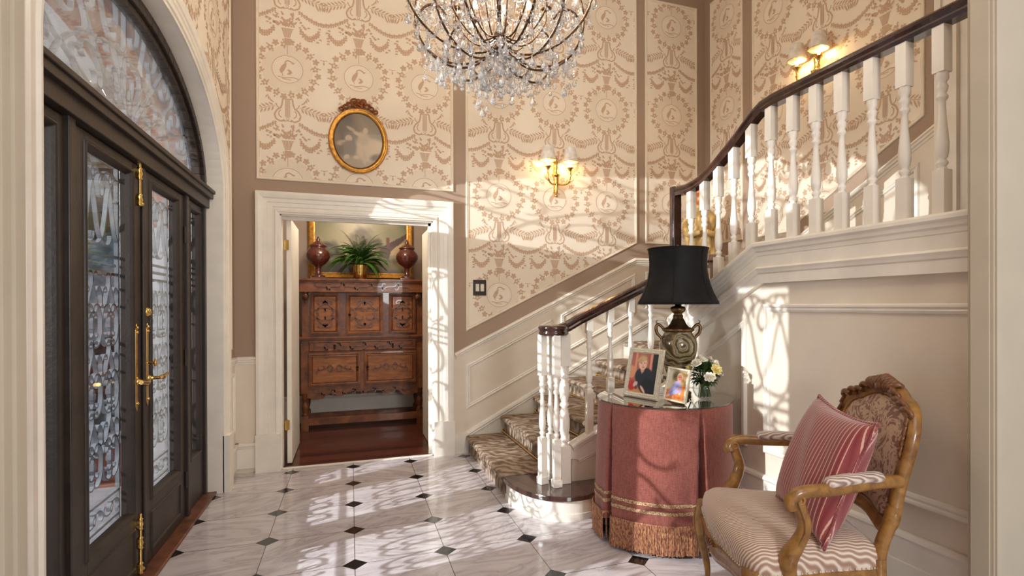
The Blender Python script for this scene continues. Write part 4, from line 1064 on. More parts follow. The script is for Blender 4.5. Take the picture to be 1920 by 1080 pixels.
def bloom(c, d, r, m, parent, cen=PETALY):
    mb = MB(); d = d.normalized(); s_ = d.orthogonal().normalized(); b = d.cross(s_)
    for ring, (k, rr, up_) in enumerate(((6, 1, .15), (6, .72, .35), (5, .45, .5), (4, .22, .6))):
        for i in range(k):
            a = 2*PI*(i+.5*ring)/k; q = s_*math.cos(a)+b*math.sin(a); t2 = -s_*math.sin(a)+b*math.cos(a)
            o_ = c+d*r*.05*ring; p = [o_, o_+q*r*rr*.6+t2*r*.42*rr+d*r*up_*.4, o_+q*r*rr+t2*r*.2*rr+d*r*up_*1.1, o_+q*r*rr-t2*r*.2*rr+d*r*up_*1.1, o_+q*r*rr*.6-t2*r*.42*rr+d*r*up_*.4]
            mb.add(p, [(0, 1, 2, 3, 4)], 0, True)
    mb.ball(c+d*r*.35, r*.16, 6, 1); return link('bloom', mb, [m, cen], parent)
for i in range(28):
    a = 2*PI*i/28*2.4; e = [.1, .5, .9, 1.25][i % 4]; d = Vector((math.cos(a)*math.cos(e), math.sin(a)*math.cos(e), math.sin(e))); c = Vector((2.79, -2.262, TT+.128))+d*.098
    bloom(c, d, .027 if i % 3 else .033, PETALY if i % 4 == 1 else PETALW, fl)

# ------------------------------------------------------------------ armchair (local frame: +x sitter's lateral, +y forward)
ch = thing('armchair', 'gilded carved armchair with rippled silk seat, facing the table side', 'chair', (2.741, -3.242, 0), 2.762-PI/2)
ROOTC = dict(parent=ch, world=False)
def chl(nm, mb, m, **k): return link(nm, mb, m, parent=ch, world=False, **k)
SH = .44
# frame of the seat: apron rails following a bowed outline
seat_out = smoothp([(-.275, .0), (-.30, .18), (-.345, .36), (-.355, .45), (-.28, .485), (-.14, .50), (0, .515), (.14, .50), (.28, .485), (.355, .45), (.345, .36), (.30, .18), (.275, .0)], 2)
def offs(p, d):
    out = []
    for i, (a, b) in enumerate(p):
        p0 = p[max(i-1, 0)]; p1 = p[min(i+1, len(p)-1)]; dx, dy = p1[0]-p0[0], p1[1]-p0[1]; L_ = math.hypot(dx, dy) or 1
        out.append((a+dy/L_*d, b-dx/L_*d))
    return out
N_ = len(seat_out); mb = MB(); rows = []
for d, zf in ((-.012, 0), (0, 0), (.004, .02), (-.002, .035), (.004, .05), (0, 1), (-.02, 1)):
    pp = offs(seat_out, -d); row = []
    for i, (a, b) in enumerate(pp):
        t_ = i/(N_-1); sc = .012*math.cos(t_*PI*8)+.012*abs(math.sin(t_*PI*3)); zt = .385; zb = .318-sc
        z = zb+(zt-zb)*zf if zf <= 1 else zt
        row.append((a, b, zb+zf if 0 < zf < 1 else (zb if zf == 0 else zt)))
    rows.append(row)
vs = [q for r in rows for q in r]; n = N_
fs = [(j*n+i, j*n+i+1, (j+1)*n+i+1, (j+1)*n+i) for j in range(len(rows)-1) for i in range(n-1)]+[((len(rows)-1)*n+i, (len(rows)-1)*n+i+1, i+1, i) for i in range(n-1)]
mb.add(vs, fs, 0, True); mb.box(-.275, .275, -.02, .02, .33, .385); chl('seat_rail', mb, CHAIRW)
for s_ in (-1, 1):   # carved shells on the apron
    pass
mb = MB()
for k in range(7): mb.tube([(0.0, .525, .335), (.012*(k-3), .53, .355), (.020*(k-3), .524, .372-.003*abs(k-3))], lambda t_: .0055*(1-.5*t_), 6)
chl('apron_carving', mb, CHAIRD)
# upholstered seat
mb = MB(); rows = []
seat_full = seat_out+[(.20, -.012), (0, -.02), (-.20, -.012)]
m_ = len(seat_full)
for sc, z in ((1.0, .382), (1.012, .40), (1.012, .425), (.985, .452), (.90, .474), (.72, .487), (.45, .494), (.2, .497), (.001, .498)):
    rows.append([((a)*sc, .25+(b-.25)*sc, z) for a, b in seat_full])
vs = [q for r in rows for q in r]; fs = [(j*m_+i, j*m_+(i+1) % m_, (j+1)*m_+(i+1) % m_, (j+1)*m_+i) for j in range(len(rows)-1) for i in range(m_)]
mb.add(vs, fs, 0, True); chl('seat', mb, SEATM)
mb = MB(); pp = offs(seat_out, -.004)
for i in range(0, len(pp)-1):
    for q in (0, .5): mb.ball((pp[i][0]*(1-q)+pp[i+1][0]*q, pp[i][1]*(1-q)+pp[i+1][1]*q, .390), .0042, 5)
no = chl('nail_trim', mb, SILVER)
# legs: front cabriole, back splayed
def cab(s_):
    mb = MB(); pts = [(s_*.325, .465, .40), (s_*.338, .478, .34), (s_*.340, .482, .28), (s_*.328, .470, .20), (s_*.315, .455, .12), (s_*.312, .452, .06), (s_*.325, .468, .025), (s_*.338, .482, .012)]
    mb.tube(smoothp(pts3(pts), 2) if False else sm3(pts), lambda t_: .034-.022*min(1, t_*1.5)+(.006 if t_ > .85 else 0), 12)
    mb.tube(sm3([(s_*.345, .500, .37), (s_*.352, .508, .31), (s_*.346, .500, .25), (s_*.330, .484, .17)]), lambda t_: .008*(1-.6*t_), 6); return mb
def sm3(p, it=2):
    p = [Vector(q) for q in p]
    for _ in range(it):
        q = [p[0]]
        for a, b in zip(p, p[1:]): q += [a*.75+b*.25, a*.25+b*.75]
        q.append(p[-1]); p = q
    return p
for s_ in (-1, 1): chl('leg', cab(s_), CHAIRW)
for s_ in (-1, 1):
    mb = MB(); mb.tube(sm3([(s_*.262, -.0, .42), (s_*.262, -.005, .33), (s_*.258, -.02, .2), (s_*.262, -.06, .08), (s_*.27, -.10, .008)]), lambda t_: .028-.012*t_, 10); chl('leg', mb, CHAIRW)
# back: cartouche frame leaning back
BL = .155
def bk(u, z): return Vector((u, -.012-BL*(z-.42)/.58-(.02*(1-(u/.3)**2)), z))
half = [(.0, .545), (.10, .548), (.175, .530), (.235, .515), (.262, .55), (.248, .60), (.242, .68), (.246, .76), (.246, .82), (.236, .87), (.208, .912), (.175, .930), (.145, .935), (.11, .955), (.06, .975), (.0, .98)]
loop = sm2 = half+[(-a, b) for a, b in reversed(half[1:-1])]
def smc(p, it=2):
    for _ in range(it):
        q = []
        for i in range(len(p)): a, b = p[i], p[(i+1) % len(p)]; q += [(a[0]*.75+b[0]*.25, a[1]*.75+b[1]*.25), (a[0]*.25+b[0]*.75, a[1]*.25+b[1]*.75)]
        p = q
    return p
lp = smc(loop)
def loopsweep(mb, lp, prof, mi=0):
    n = len(lp); k = len(prof); vs = []
    for i, (a, b) in enumerate(lp):
        p0 = lp[(i-1) % n]; p1 = lp[(i+1) % n]; dx, dy = p1[0]-p0[0], p1[1]-p0[1]; L_ = math.hypot(dx, dy); nx, nz = dy/L_, -dx/L_
        for w_, h in prof:
            q = bk(a+nx*w_, b+nz*w_); vs.append(q+Vector((0, h, 0)))
    fs = [(i*k+j, i*k+(j+1) % k, ((i+1) % n)*k+(j+1) % k, ((i+1) % n)*k+j) for i in range(n) for j in range(k)]
    mb.add(vs, fs, mi, True)
BF = [(-.022, -.012), (-.026, .008), (-.018, .020), (-.008, .016), (.002, .024), (.016, .026), (.024, .018), (.030, .006), (.028, -.014), (.0, -.020)]
mb = MB(); loopsweep(mb, lp, BF); chl('back_frame', mb, CHAIRW)
mb = MB(); inner = [(a*.905, .765+(b-.765)*.90) for a, b in lp]; n = len(inner); rows = []
for sc, h in ((1, 0), (.96, .018), (.80, .030), (.5, .036), (.2, .038), (.001, .038)):
    rows.append([bk(a*sc, .765+(b-.765)*sc)+Vector((0, h, 0)) for a, b in inner])
mb.add([q for r in rows for q in r], [(j*n+i, j*n+(i+1) % n, (j+1)*n+(i+1) % n, (j+1)*n+i) for j in range(len(rows)-1) for i in range(n)], 0, True)
mb.add([bk(a, b)-Vector((0, .012, 0)) for a, b in inner], [tuple(range(n))]); chl('backrest', mb, DAMASK)
for s_ in (-1, 1):
    mb = MB(); mb.tube(sm3([(s_*.262, 0, .40), (s_*.262, -.012, .47), (s_*.260, -.04, .53), (s_*.262, -.055, .60)]), .024, 10); chl('back_post', mb, CHAIRW)
# crest carving
mb = MB()
for k in range(-4, 5):
    q = bk(.016*k, .975); e = bk(.024*k, 1.03-.006*abs(k)); mb.tube(sm3([q+Vector((0, .02, 0)), (q+e)/2+Vector((0, .040, .004)), e+Vector((0, .018, 0)), e+Vector((0, .002, -.012))]), lambda t_: .0135*(1-.3*t_), 8)
mb.ball(bk(0, .985)+Vector((0, .028, 0)), .030, 12, 0, (1.2, .6, .8))
for s_ in (-1, 1):
    for (u, z) in ((.075, .985), (.11, .972), (.145, .950), (.185, .942), (.222, .925)):
        q = bk(s_*u, z); mb.tube(sm3([q+Vector((-s_*.034, .026, .004)), q+Vector((0, .036, .012)), q+Vector((s_*.026, .03, -.004)), q+Vector((s_*.018, .03, -.018)), q+Vector((s_*.006, .03, -.010))]), lambda t_: .012*(1-.4*t_), 8)
    for k in range(4): q = bk(s_*(.230+.004*k), .885-.035*k); mb.tube([q+Vector((0, .022, .022)), q+Vector((s_*.006, .034, 0)), q+Vector((0, .022, -.026))], lambda t_: .008*(1-.3*t_), 6)
chl('crest_carving', mb, CHAIRD)
# arms
for s_ in (-1, 1):
    mb = MB(); pts = sm3([(s_*.268, -.075, .690), (s_*.285, .00, .692), (s_*.315, .10, .688), (s_*.345, .20, .682), (s_*.362, .28, .684), (s_*.368, .325, .675), (s_*.366, .345, .650), (s_*.358, .335, .628)])
    mb.tube(pts, lambda t_: .020+.006*max(0, t_-.6), 12, squash=1.15)
    for dx in (-.020, .020): mb.tube([(s_*.362+dx, .318+.014*math.cos(a), .658+.014*math.sin(a)) for a in [i*.5 for i in range(11)]], .0045, 6)
    chl('arm', mb, CHAIRW)
    mb = MB(); pts = sm3([(s_*.362, .325, .665), (s_*.364, .305, .61), (s_*.358, .290, .56), (s_*.350, .315, .50), (s_*.346, .345, .455), (s_*.343, .345, .42), (s_*.338, .335, .37)])
    mb.tube(pts, lambda t_: .022+.010*math.exp(-((t_-.68)/.2)**2), 12)
    mb.tube([p+Vector((s_*.022, .004, 0)) for p in pts[2:-4]], .005, 6); chl('arm_support', mb, CHAIRW)
    mb = MB(); c0 = [(s_*.288, .0, .710), (s_*.300, .06, .714), (s_*.325, .14, .712), (s_*.348, .22, .706)]
    mb.tube(sm3(c0), lambda t_: .027*math.sqrt(max(0.02, 1-(2*t_-1)**6)), 14, squash=.75); chl('arm_pad', mb, ARMM)
mb = MB(); mb.tube(sm3([(-.262, -.01, .545), (-.15, -.035, .54), (0, -.04, .53), (.15, -.035, .54), (.262, -.01, .545)]), .014, 8); 
# cushion on the chair
Fv = Vector((math.cos(2.762), math.sin(2.762), 0)); Uv = Vector((-Fv.y, Fv.x, 0))   # lateral towards -x / -y
def chw(u, v, z): return Vector((2.741, -3.242, 0))+Uv*u+Fv*v+Z*z
pl = MB(); S = .232
pc = chw(.105, .125, .700)
ax = (Uv*.985-Z*.05+Fv*.02).normalized(); az = (Z*.93-Fv*.36-Uv*.06).normalized(); ay = ax.cross(az).normalized()
if ay.dot(Fv) < 0: ay = -ay
az = (az-ax*az.dot(ax)).normalized(); ay = ay-ax*ay.dot(ax); ay = (ay-az*ay.dot(az)).normalized()
Mp = Matrix((ax, ay, az)).transposed().to_4x4(); Mp.translation = pc
cu = bpy.data.objects.new('cushion', None)
bpy.data.objects.remove(cu)
n = 26; vs = []; idx = {}
for sd in (1, -1):
    for j in range(n+1):
        for i in range(n+1):
            a, b = -1+2*i/n, -1+2*j/n
            k = (1-abs(a)**2.6)*(1-abs(b)**2.6); pinch = 1-.10*(1-abs(b)**2)*abs(a)**4*1.0; pz = 1-.10*(1-abs(a)**2)*abs(b)**4
            th_ = .082*max(0, k)**.42
            vs.append((a*S*pinch, sd*th_+.006*math.sin(7*a+3*b)*k, b*S*pz))
fs = []; q = (n+1)**2
for s0 in (0, q):
    for j in range(n):
        for i in range(n):
            a = s0+j*(n+1)+i; fs.append((a, a+1, a+n+2, a+n+1))
mb = MB(); mb.add(vs, fs, 0, True)
edge = []
for t_ in range(4*n):
    sd, i = divmod(t_, n); i = i/n*2-1
    a, b = ((i, -1), (1, i), (-i, 1), (-1, -i))[sd]
    pinch = 1-.10*(1-abs(b)**2)*abs(a)**4; pz = 1-.10*(1-abs(a)**2)*abs(b)**4; edge.append(Vector((a*S*pinch, 0, b*S*pz)))
me_o = link('cushion', mb, PILLOW, None)
me_o.matrix_world = Mp; ROOT[me_o.name] = Mp
me_o['label'] = 'rose striped silk cushion leaning in the gilded armchair'; me_o['category'] = 'cushion'
mb = MB(); mb.tube(edge+[edge[0]], .006, 8)
for i in range(0, len(edge), 1): mb.ball(edge[i], .0085, 5, 0, (1, .8, 1))
link('cord_piping', mb, PILLOW, me_o, world=False)

# ------------------------------------------------------------------ wall things
SW = thing('light_switch', 'dark metal double light switch on the wallpaper beside the doorway', 'light switch', (1.996, -.004, 1.475))
mb = MB(); mb.box(1.936, 2.056, -.011, -.0045, 1.405, 1.545); link('cover_plate', mb, BLACKP, SW, bevel=.002)
for x in (1.974, 2.018): mb = MB(); mb.box(x-.016, x+.016, -.016, -.010, 1.442, 1.508); link('rocker', mb, IVORY, SW, bevel=.001)
# oval picture
OX, OZ = .968, 2.695
ov = thing('oval_picture', 'oval gilt framed sepia picture with a carved bow above the doorway', 'picture', (OX, -.005, OZ-.27))
def oval(a, b, n=64): return [(OX+a*math.cos(2*PI*i/n), OZ+b*math.sin(2*PI*i/n)) for i in range(n)]
mb = MB(); mb.mould(oval(.236, .272), F_BACK, [(0, .004), (0, .022), (.006, .034), (.016, .036), (.020, .026), (.026, .030), (.036, .026), (.040, .018), (.046, .018), (.05, .010), (.05, .004)], smooth=True); link('frame', mb, GOLD, ov)
mb = MB()
for s_ in (-1, 1):
    for (dx, dz, r) in ((.03, .30, .026), (.065, .290, .022), (.10, .272, .020), (.135, .250, .017), (.035, .325, .024), (.01, .285, .022)):
        c = Vector((OX+s_*dx, -.030, OZ+dz)); mb.tube([c+Vector((r*math.cos(t_), -.006*math.sin(2*t_), r*.75*math.sin(t_))) for t_ in [i*PI/5 for i in range(11)]], .0075, 7)
    mb.ball((OX+s_*.085, -.032, OZ+.30), .013, 8)
mb.ball((OX, -.036, OZ+.325), .020, 10); link('carved_bow', mb, DKGOLD, ov)
se = lambda k: C3(92, 78, 62).lerp(C3(206, 180, 146), k)
bgf = lambda u, v: se(max(0, min(1, .18+.14*noise2(u*.7, v*.8)+.30*E(u, v, .85, .45, .35, .45, 0, .8)-.1*E(u, v, .3, .9, .5, .4, 0, .8))))
ofn = layers(bgf, [(lambda u, v: E(u, v, .5, .1, .5, .14, 0, .3), se(.5)), (lambda u, v: E(u, v, .66, .36, .24, .22, -.3, .2), se(.85)), (lambda u, v: E(u, v, .82, .42, .2, .12, .1, .3), se(.9)), (lambda u, v: E(u, v, .60, .55, .11, .13, .2, .2), se(.72)),
    (lambda u, v: E(u, v, .64, .69, .05, .055, 0, .15), se(.9)), (lambda u, v: E(u, v, .50, .62, .12, .035, -.3, .2), se(.8)), (lambda u, v: E(u, v, .35, .70, .10, .03, -.4, .2), se(.7)),
    (lambda u, v: E(u, v, .30, .53, .07, .06, 0, .2), se(.82)), (lambda u, v: E(u, v, .18, .44, .12, .05, .1, .3), se(.75)), (lambda u, v: E(u, v, .30, .36, .16, .13, .3, .2), se(.2)), (lambda u, v: E(u, v, .26, .20, .06, .04, .3), se(.85)), (lambda u, v: E(u, v, .45, .20, .06, .035), se(.85)), (lambda u, v: E(u, v, .62, .20, .035, .12, 0, .2), se(.75)), (lambda u, v: E(u, v, .85, .22, .12, .06, .2, .4), se(.1))])
fr = (Vector((0, -.018, 0)), X, Z, -Y)
painted('print', paint(fr, OX-.196, OX+.196, OZ-.232, OZ+.232, 70, 84, ofn, lambda u, v: (2*u-1)**2+(2*v-1)**2 < 1), ARTM, ov)
mb = MB(); mb.poly(oval(.19, .226), F_BACK, .022); link('glass', mb, glassmat('picture_glass', (.97, .97, .97, 1), .4), ov)

# sconces (local: wall plane y=0, out of the wall = -y)
def sconce(name, label, loc, rz, lights=True):
    t_ = thing(name, label, 'wall lamp', loc, rz, 'brass candle sconces'); K = dict(parent=t_, world=False)
    mb = MB(); mb.lathe([(0, -.19), (.012, -.185), (.014, -.17), (.008, -.155), (.010, -.12), (.018, -.08), (.021, -.02), (.018, .0), (.028, .012), (.030, .025), (.018, .04), (.013, .08), (.020, .10), (.014, .12), (.018, .14), (.006, .16), (.011, .175), (.0, .19)], (0, -.026, 0), 16, rfun=lambda a, z: 1.3+.1*math.cos(6*a)); mb.box(-.02, .02, -.02, 0, -.15, .12)
    link('backplate', mb, BRASS, bevel=0, **K)
    for s_ in (-1, 1):
        mb = MB(); mb.tube(sm3([(0, -.03, -.045), (s_*.03, -.05, -.075), (s_*.075, -.085, -.075), (s_*.105, -.105, -.045), (s_*.11, -.11, .0)]), .009, 8)
        mb.tube(sm3([(s_*.10, -.10, -.055), (s_*.125, -.118, -.048), (s_*.14, -.128, -.03)]), lambda q_: .005*(1-.6*q_), 6)
        mb.lathe([(.010, .0), (.014, .01), (.008, .02), (.012, .05), (.022, .066), (.034, .074), (.034, .078), (.0, .078)], (s_*.11, -.11, 0), 18); link('arm', mb, BRASS, **K)
        mb = MB(); mb.lathe([(.010, .078), (.010, .165), (0, .166)], (s_*.11, -.11, 0), 10); link('candle', mb, CANDLE, **K)
        mb = MB(); mb.ball((s_*.11, -.11, .185), .017, 10, 0, (1, 1, 1.5)); link('bulb', mb, BULB, **K)
        mb = MB(); sp_ = [(.074, .135), (.048, .262)]; mb.lathe(sp_, (s_*.11, -.11, 0), 28); mb.lathe([(.072, .136), (.046, .260)], (s_*.11, -.11, 0), 28, 1)
        sh = link('lamp_shade', mb, [SHADEW, SHADEI], **K)
        mb = MB(); mb.tube([(s_*.11+.0745*math.cos(q_), -.11+.0745*math.sin(q_), .134) for q_ in [2*PI*i/28 for i in range(29)]], .0025, 6); link('shade_trim', mb, BRASS, parent=sh, world=False)
        if lights:
            d = bpy.data.lights.new('sconce_light', 'POINT'); d.energy = 2.2; d.color = (1, .66, .30); d.shadow_soft_size = .02; o = bpy.data.objects.new('sconce_light', d); COL.objects.link(o); o.parent = t_; o.location = (s_*.11, -.088, .128)
    return t_
sconce('wall_sconce', 'brass two light sconce with cream shades on the wallpaper right of the chandelier', (2.728, 0, 2.52), 0)
sconce('wall_sconce', 'brass two light sconce with cream shades above the dark gallery handrail', (W, -1.50, 3.145), -PI/2)

# golden statue on the half landing
stt = thing('golden_statue', 'gilded draped figure on a stand, half hidden behind the upper balusters', 'statue', (4.0, -.50, .96))
mb = MB(); mb.box(3.86, 4.14, -.64, -.36, .96, 1.0); mb.box(3.90, 4.10, -.60, -.40, 1.0, 1.72); mb.box(3.84, 4.16, -.66, -.34, 1.72, 1.78); link('pedestal', mb, woodmat('pedestal_wood', rgb(110, 84, 66), rgb(150, 120, 98)), stt, bevel=.008)
mb = MB(); prof = smoothp([(.13, 1.78), (.135, 1.82), (.12, 1.90), (.125, 1.96), (.138, 2.02), (.14, 2.08), (.13, 2.14), (.10, 2.19), (.05, 2.22), (.04, 2.25)], 2)
mb.lathe(prof, (0, 0, 0), 90, 0, Matrix.Translation((4.0, -.5, 0)), rfun=lambda a, z: 1+.09*math.sin(6*a+22*z)+.05*math.sin(11*a-17*z)); link('robe', mb, mat('old_gilding', rgb(200, 166, 104), .5, .1, .12, 25, .2, 30), stt)
mb = MB(); mb.ball((3.99, -.51, 2.31), .062, 16, 0, (.9, .95, 1.15)); mb.ball((3.99, -.50, 2.37), .045, 12); mb.ball((3.955, -.565, 2.30), .012, 8)
for s_ in (-1, 1): mb.ball((3.965+s_*.02, -.563+s_*.008, 2.325), .007, 6)
link('head', mb, mat('gilt_head', rgb(196, 112, 56), .4, .3), stt)
for s_ in (-1, 1):
    q = Vector((.94, -.34, 0))*s_; c = Vector((4, -.5, 0)); mb = MB(); mb.tube(sm3([c+q*.10+Z*2.14, c+q*.16+Z*2.04+Vector((-.03, -.06, 0)), c+q*.13+Z*1.95+Vector((-.06, -.11, 0)), c+q*.03+Z*1.98+Vector((-.07, -.14, 0))]), lambda t_: .040-.014*t_, 10); link('arm', mb, bpy.data.materials['old_gilding'], stt)
# ------------------------------------------------------------------ dining room things
cab_ = thing('court_cupboard', 'carved dark oak court cupboard standing in the dining room', 'cabinet', (1.025, 1.57, 0))
CY0, CY1 = 1.37, 1.79; FC = (Vector((0, CY0, 0)), X, Z, -Y)
def bxp(nm, m, *b, bev=.003):
    mb = MB()
    for q in b: mb.box(*q)
    return link(nm, mb, m, cab_, bevel=bev)
bxp('top_board', OAK, (.37, 1.69, CY0-.03, CY1, 1.583, 1.605), (.385, 1.675, CY0-.02, CY1, 1.568, 1.585))
bxp('frieze', OAK, (.40, 1.66, CY0, CY1, 1.475, 1.57), (.39, 1.67, CY0-.01, CY1, 1.462, 1.478))
bxp('upper_case', OAKD, (.43, 1.63, CY0+.075, CY1, .99, 1.47))
bxp('waist_moulding', OAK, (.36, 1.695, CY0-.03, CY1, .972, .992), (.375, 1.68, CY0-.015, CY1, .955, .975))
bxp('lower_case', OAK, (.41, 1.66, CY0, CY1, .40, .958))
def panel_door(nm, x0, x1, z0, z1, y, m=OAK, mp_=OAKP):
    fr = (Vector((0, y, 0)), X, Z, -Y); mb = MB(); mb.prism([(x0, z0), (x1, z0), (x1, z1), (x0, z1)], fr, 0, .010)
    mb.mould([(x0, z0), (x1, z0), (x1, z1), (x0, z1)], fr, [(0, .010), (0, .022), (.018, .024), (.03, .020), (.036, .024), (.042, .012)])
    o = link(nm, mb, m, cab_); mb = MB(); mb.prism([(x0+.04, z0+.04), (x1-.04, z0+.04), (x1-.04, z1-.04), (x0+.04, z1-.04)], fr, .008, .013); link('panel', mb, mp_, o); return o, fr
def carve(parent, fr, items, w=.013, h0=.016, m=None):
    m = m or OAKD; mb = MB(); fr = (fr[0]+fr[3]*h0, fr[1], fr[2], fr[3])
    for kind, cx, cy, s_, rot, fl_ in items: mb.bar(put(SC_C if kind == 'C' else SC_S, cx, cy, s_, rot, fl_), fr, .012, w)
    return link('carving', mb, m, parent)
def knob(parent, x, z, y, drop=True):
    mb = MB(); mb.lathe([(.012, 0), (.014, .006), (.006, .012), (.010, .022), (0, .026)], (0, 0, 0), 10, 0, Matrix.Translation((x, y, z)) @ Matrix.Rotation(PI/2, 4, 'X'))
    if drop: mb.ball((x, y-.022, z-.022), .009, 8, 0, (1, 1, 1.8)); mb.tube([(x, y-.02, z), (x, y-.022, z-.02)], .003, 5)
    return link('pull', mb, BLACKP, parent)
yu = CY0+.075
for x0, x1 in ((.50, .79), (.855, 1.235), (1.30, 1.585)):
    o, fr = panel_door('door', x0, x1, 1.01, 1.455, yu); cx_2 = (x0+x1)/2; hw = (x1-x0)/2-.05; it = []
    for s_ in (-1, 1):
        for t2 in (-1, 1): it += [('S', cx_2+s_*hw*.5, 1.232+t2*.085, .13, s_*t2*.6, s_*t2), ('C', cx_2+s_*hw*.45, 1.232+t2*.04, .09, s_*t2*1.2, s_), ('C', cx_2+s_*hw*.3, 1.232+t2*.125, .08, PI/2, t2)]
    carve(o, fr, it); 
    if x1-x0 > .35: knob(o, x0+.035, 1.22, yu-.02, False)
# frieze and drawer carving
def runner(x0, x1, z, s_, n, fr, parent, kind='S'):
    it = []
    for i in range(n):
        cx = x0+(x1-x0)*(i+.5)/n; it += [('S', cx, z, s_, PI/2, 1 if i % 2 else -1), ('C', cx+(x1-x0)/n*.5, z, s_*.6, 0, 1 if i % 2 else -1)] if i < n-1 else [('S', cx, z, s_, PI/2, 1 if i % 2 else -1)]
    return carve(parent, fr, it, .012, .004)
frz = [c for c in cab_.children if c.name.startswith('frieze')][0]
runner(.54, 1.52, 1.523, .12, 7, FC, frz)
mb = MB(); mb.prism([(.50, .845), (1.57, .845), (1.57, .935), (.50, .935)], FC, 0, .012); mb.mould([(.49, .838), (1.58, .838), (1.58, .943), (.49, .943)], FC, [(0, 0), (0, .014), (.008, .018), (.014, .012)]); dr = link('drawer', mb, OAK, cab_); runner(.53, 1.54, .89, .11, 8, (FC[0]+FC[3]*.010, X, Z, -Y), dr)
knob(dr, .74, .895, CY0-.012); knob(dr, 1.33, .895, CY0-.012)
for x0, x1, kx in ((.485, .995, .965), (1.035, 1.58, 1.07)):
    o, fr = panel_door('door', x0, x1, .475, .822, CY0); c = (x0+x1)/2; it = []
    for s_ in (-1, 1): it += [('S', c+s_*.09, .66, .13, s_*1.0, s_), ('C', c+s_*.05, .66, .07, 0, s_), ('S', c+s_*.14, .645, .09, s_*1.4, -s_)]
    carve(o, fr, it, .008); knob(o, kx, .66, CY0-.02)
# scalloped apron
ap = [(.47, .44)]; 
for i in range(61):
    t_ = i/60; x = .47+1.13*t_; z = .375-.035*math.cos(t_*PI*2)+.028*math.cos(t_*PI*10)*(1 if .12 < t_ < .88 else .4); ap.append((x, z))
ap.append((1.60, .44)); mb = MB(); 
for (a, b), (c, d) in zip(ap[1:-1], ap[2:-1]): mb.prism([(a, b), (c, d), (c, .44), (a, .44)], FC, -.02, .006)
apo = link('apron', mb, OAK, cab_); runner(.52, 1.55, .405, .085, 10, FC, apo)
def turned(x, y, z0, z1):
    mb = MB(); mb.box(x-.035, x+.035, y-.035, y+.035, z0, .165); mb.lathe([(.03, .165), (.034, .175), (.022, .19), (.026, .21), (.034, .25), (.034, .29), (.024, .31), (.030, .32), (.030, z1-.04), (.035, z1-.03), (.035, z1)], (x, y, 0), 16); return mb
for x in (.447, 1.622):
    for y in (CY0+.04, CY1-.05): link('leg', turned(x, y, 0, .41), OAK, cab_)
bxp('stretcher', OAK, (.46, 1.61, CY0+.02, CY0+.055, .06, .135), (.46, 1.61, CY1-.07, CY1-.03, .06, .13), (.43, .465, CY0+.04, CY1-.05, .06, .13), (1.605, 1.64, CY0+.04, CY1-.05, .06, .13))
for x in (.455, 1.605):
    mb = MB(); mb.lathe([(.0, 1.345), (.006, 1.35), (.008, 1.36), (.004, 1.37), (.012, 1.378), (.030, 1.395), (.036, 1.42), (.030, 1.442), (.020, 1.448), (.034, 1.455), (.034, 1.465)], (x, CY0+.035, 0), 14); link('pendant', mb, OAKD, cab_)
for x in (.415, 1.60):
    bxp('post', OAK, (x, x+.06, CY0+.072, CY1, .99, 1.47))
CT = 1.606
def urn(x, label):
    t_ = thing('lidded_urn', label, 'urn', (x, 1.55, CT), 0, 'carved lidded urns on the cupboard')
    y = 1.55
    mb = MB(); mb.box(x-.075, x+.075, y-.075, y+.075, CT, CT+.02); mb.lathe([(.070, .02), (.072, .035), (.05, .045), (.032, .055), (.028, .10), (.030, .13), (.045, .145), (.075, .165), (.105, .20), (.122, .24), (.122, .275), (.105, .31), (.085, .33), (.078, .345), (.086, .352)], (x, y, CT), 30, rfun=lambda a, z: 1+.02*math.sin(8*a)*math.sin(z*40)); link('body', mb, URNM, t_)
    mb = MB(); mb.lathe([(.088, .352), (.09, .36), (.075, .372), (.055, .388), (.03, .405), (.018, .415), (.024, .425), (.012, .44), (.008, .455), (.0, .462)], (x, y, CT), 24); link('lid', mb, URNM, t_)
    for k in range(4):
        a = PI/4+k*PI/2; mb = MB(); mb.ball((x+.09*math.cos(a), y+.09*math.sin(a), CT+.008), .012, 6, 0, (1, 1, .7)); link('foot', mb, BRASS, t_)
urn(.573, 'carved dark red lidded urn at the left end of the cupboard'); urn(1.505, 'carved dark red lidded urn at the right end of the cupboard')
# fern
fn_ = thing('potted_fern', 'green fern in a gold pot on top of the carved cupboard', 'plant', (1.0, 1.52, CT))
mb = MB(); mb.lathe([(0, 0), (.055, 0), (.068, .02), (.075, .10), (.082, .15), (.086, .16), (.078, .16), (.0, .14)], (1.0, 1.52, CT), 24); link('pot', mb, BRASS, fn_)
R_ = random.Random(21)
NF = 90
for i in range(NF):
    a = 2*PI*i/NF*2.618*2+R_.uniform(-.2, .2); el = R_.uniform(.15, 1.35); Lf = R_.uniform(.30, .46); d = Vector((math.cos(a)*math.cos(el), math.sin(a)*math.cos(el)*.75, math.sin(el)))
    p = Vector((1.0, 1.52, CT+.17)); path = [p.copy()]; st = Lf/14; v_ = d.copy(); grav = R_.uniform(.09, .17)
    for k in range(14):
        v_ = (v_-Z*grav*(.5+k/10)).normalized(); p = p+v_*st; path.append(p.copy())
    if min(q.y for q in path) < 1.2 or max(q.y for q in path) > 1.84 or min(q.z for q in path if q.y > 1.34) < CT+.01: continue
    mb = MB(); mb.tube(path, lambda t_: .003*(1-.7*t_), 4)
    for k in range(1, 14):
        for q2 in (0, .5):
            b = path[k].lerp(path[min(k+1, 14)], q2); dd = (path[min(k+1, 14)]-path[k-1]).normalized(); sd = dd.cross(Z); sd = sd.normalized() if sd.length > .1 else X; ll = .052*math.sin(PI*min(1, (k+q2)/14*.85+.18))
            for s_ in (-1, 1): leaf3(mb, b, sd*s_+dd*.35-Z*.15, ll, .021)
    link('frond', mb, LEAF, fn_)
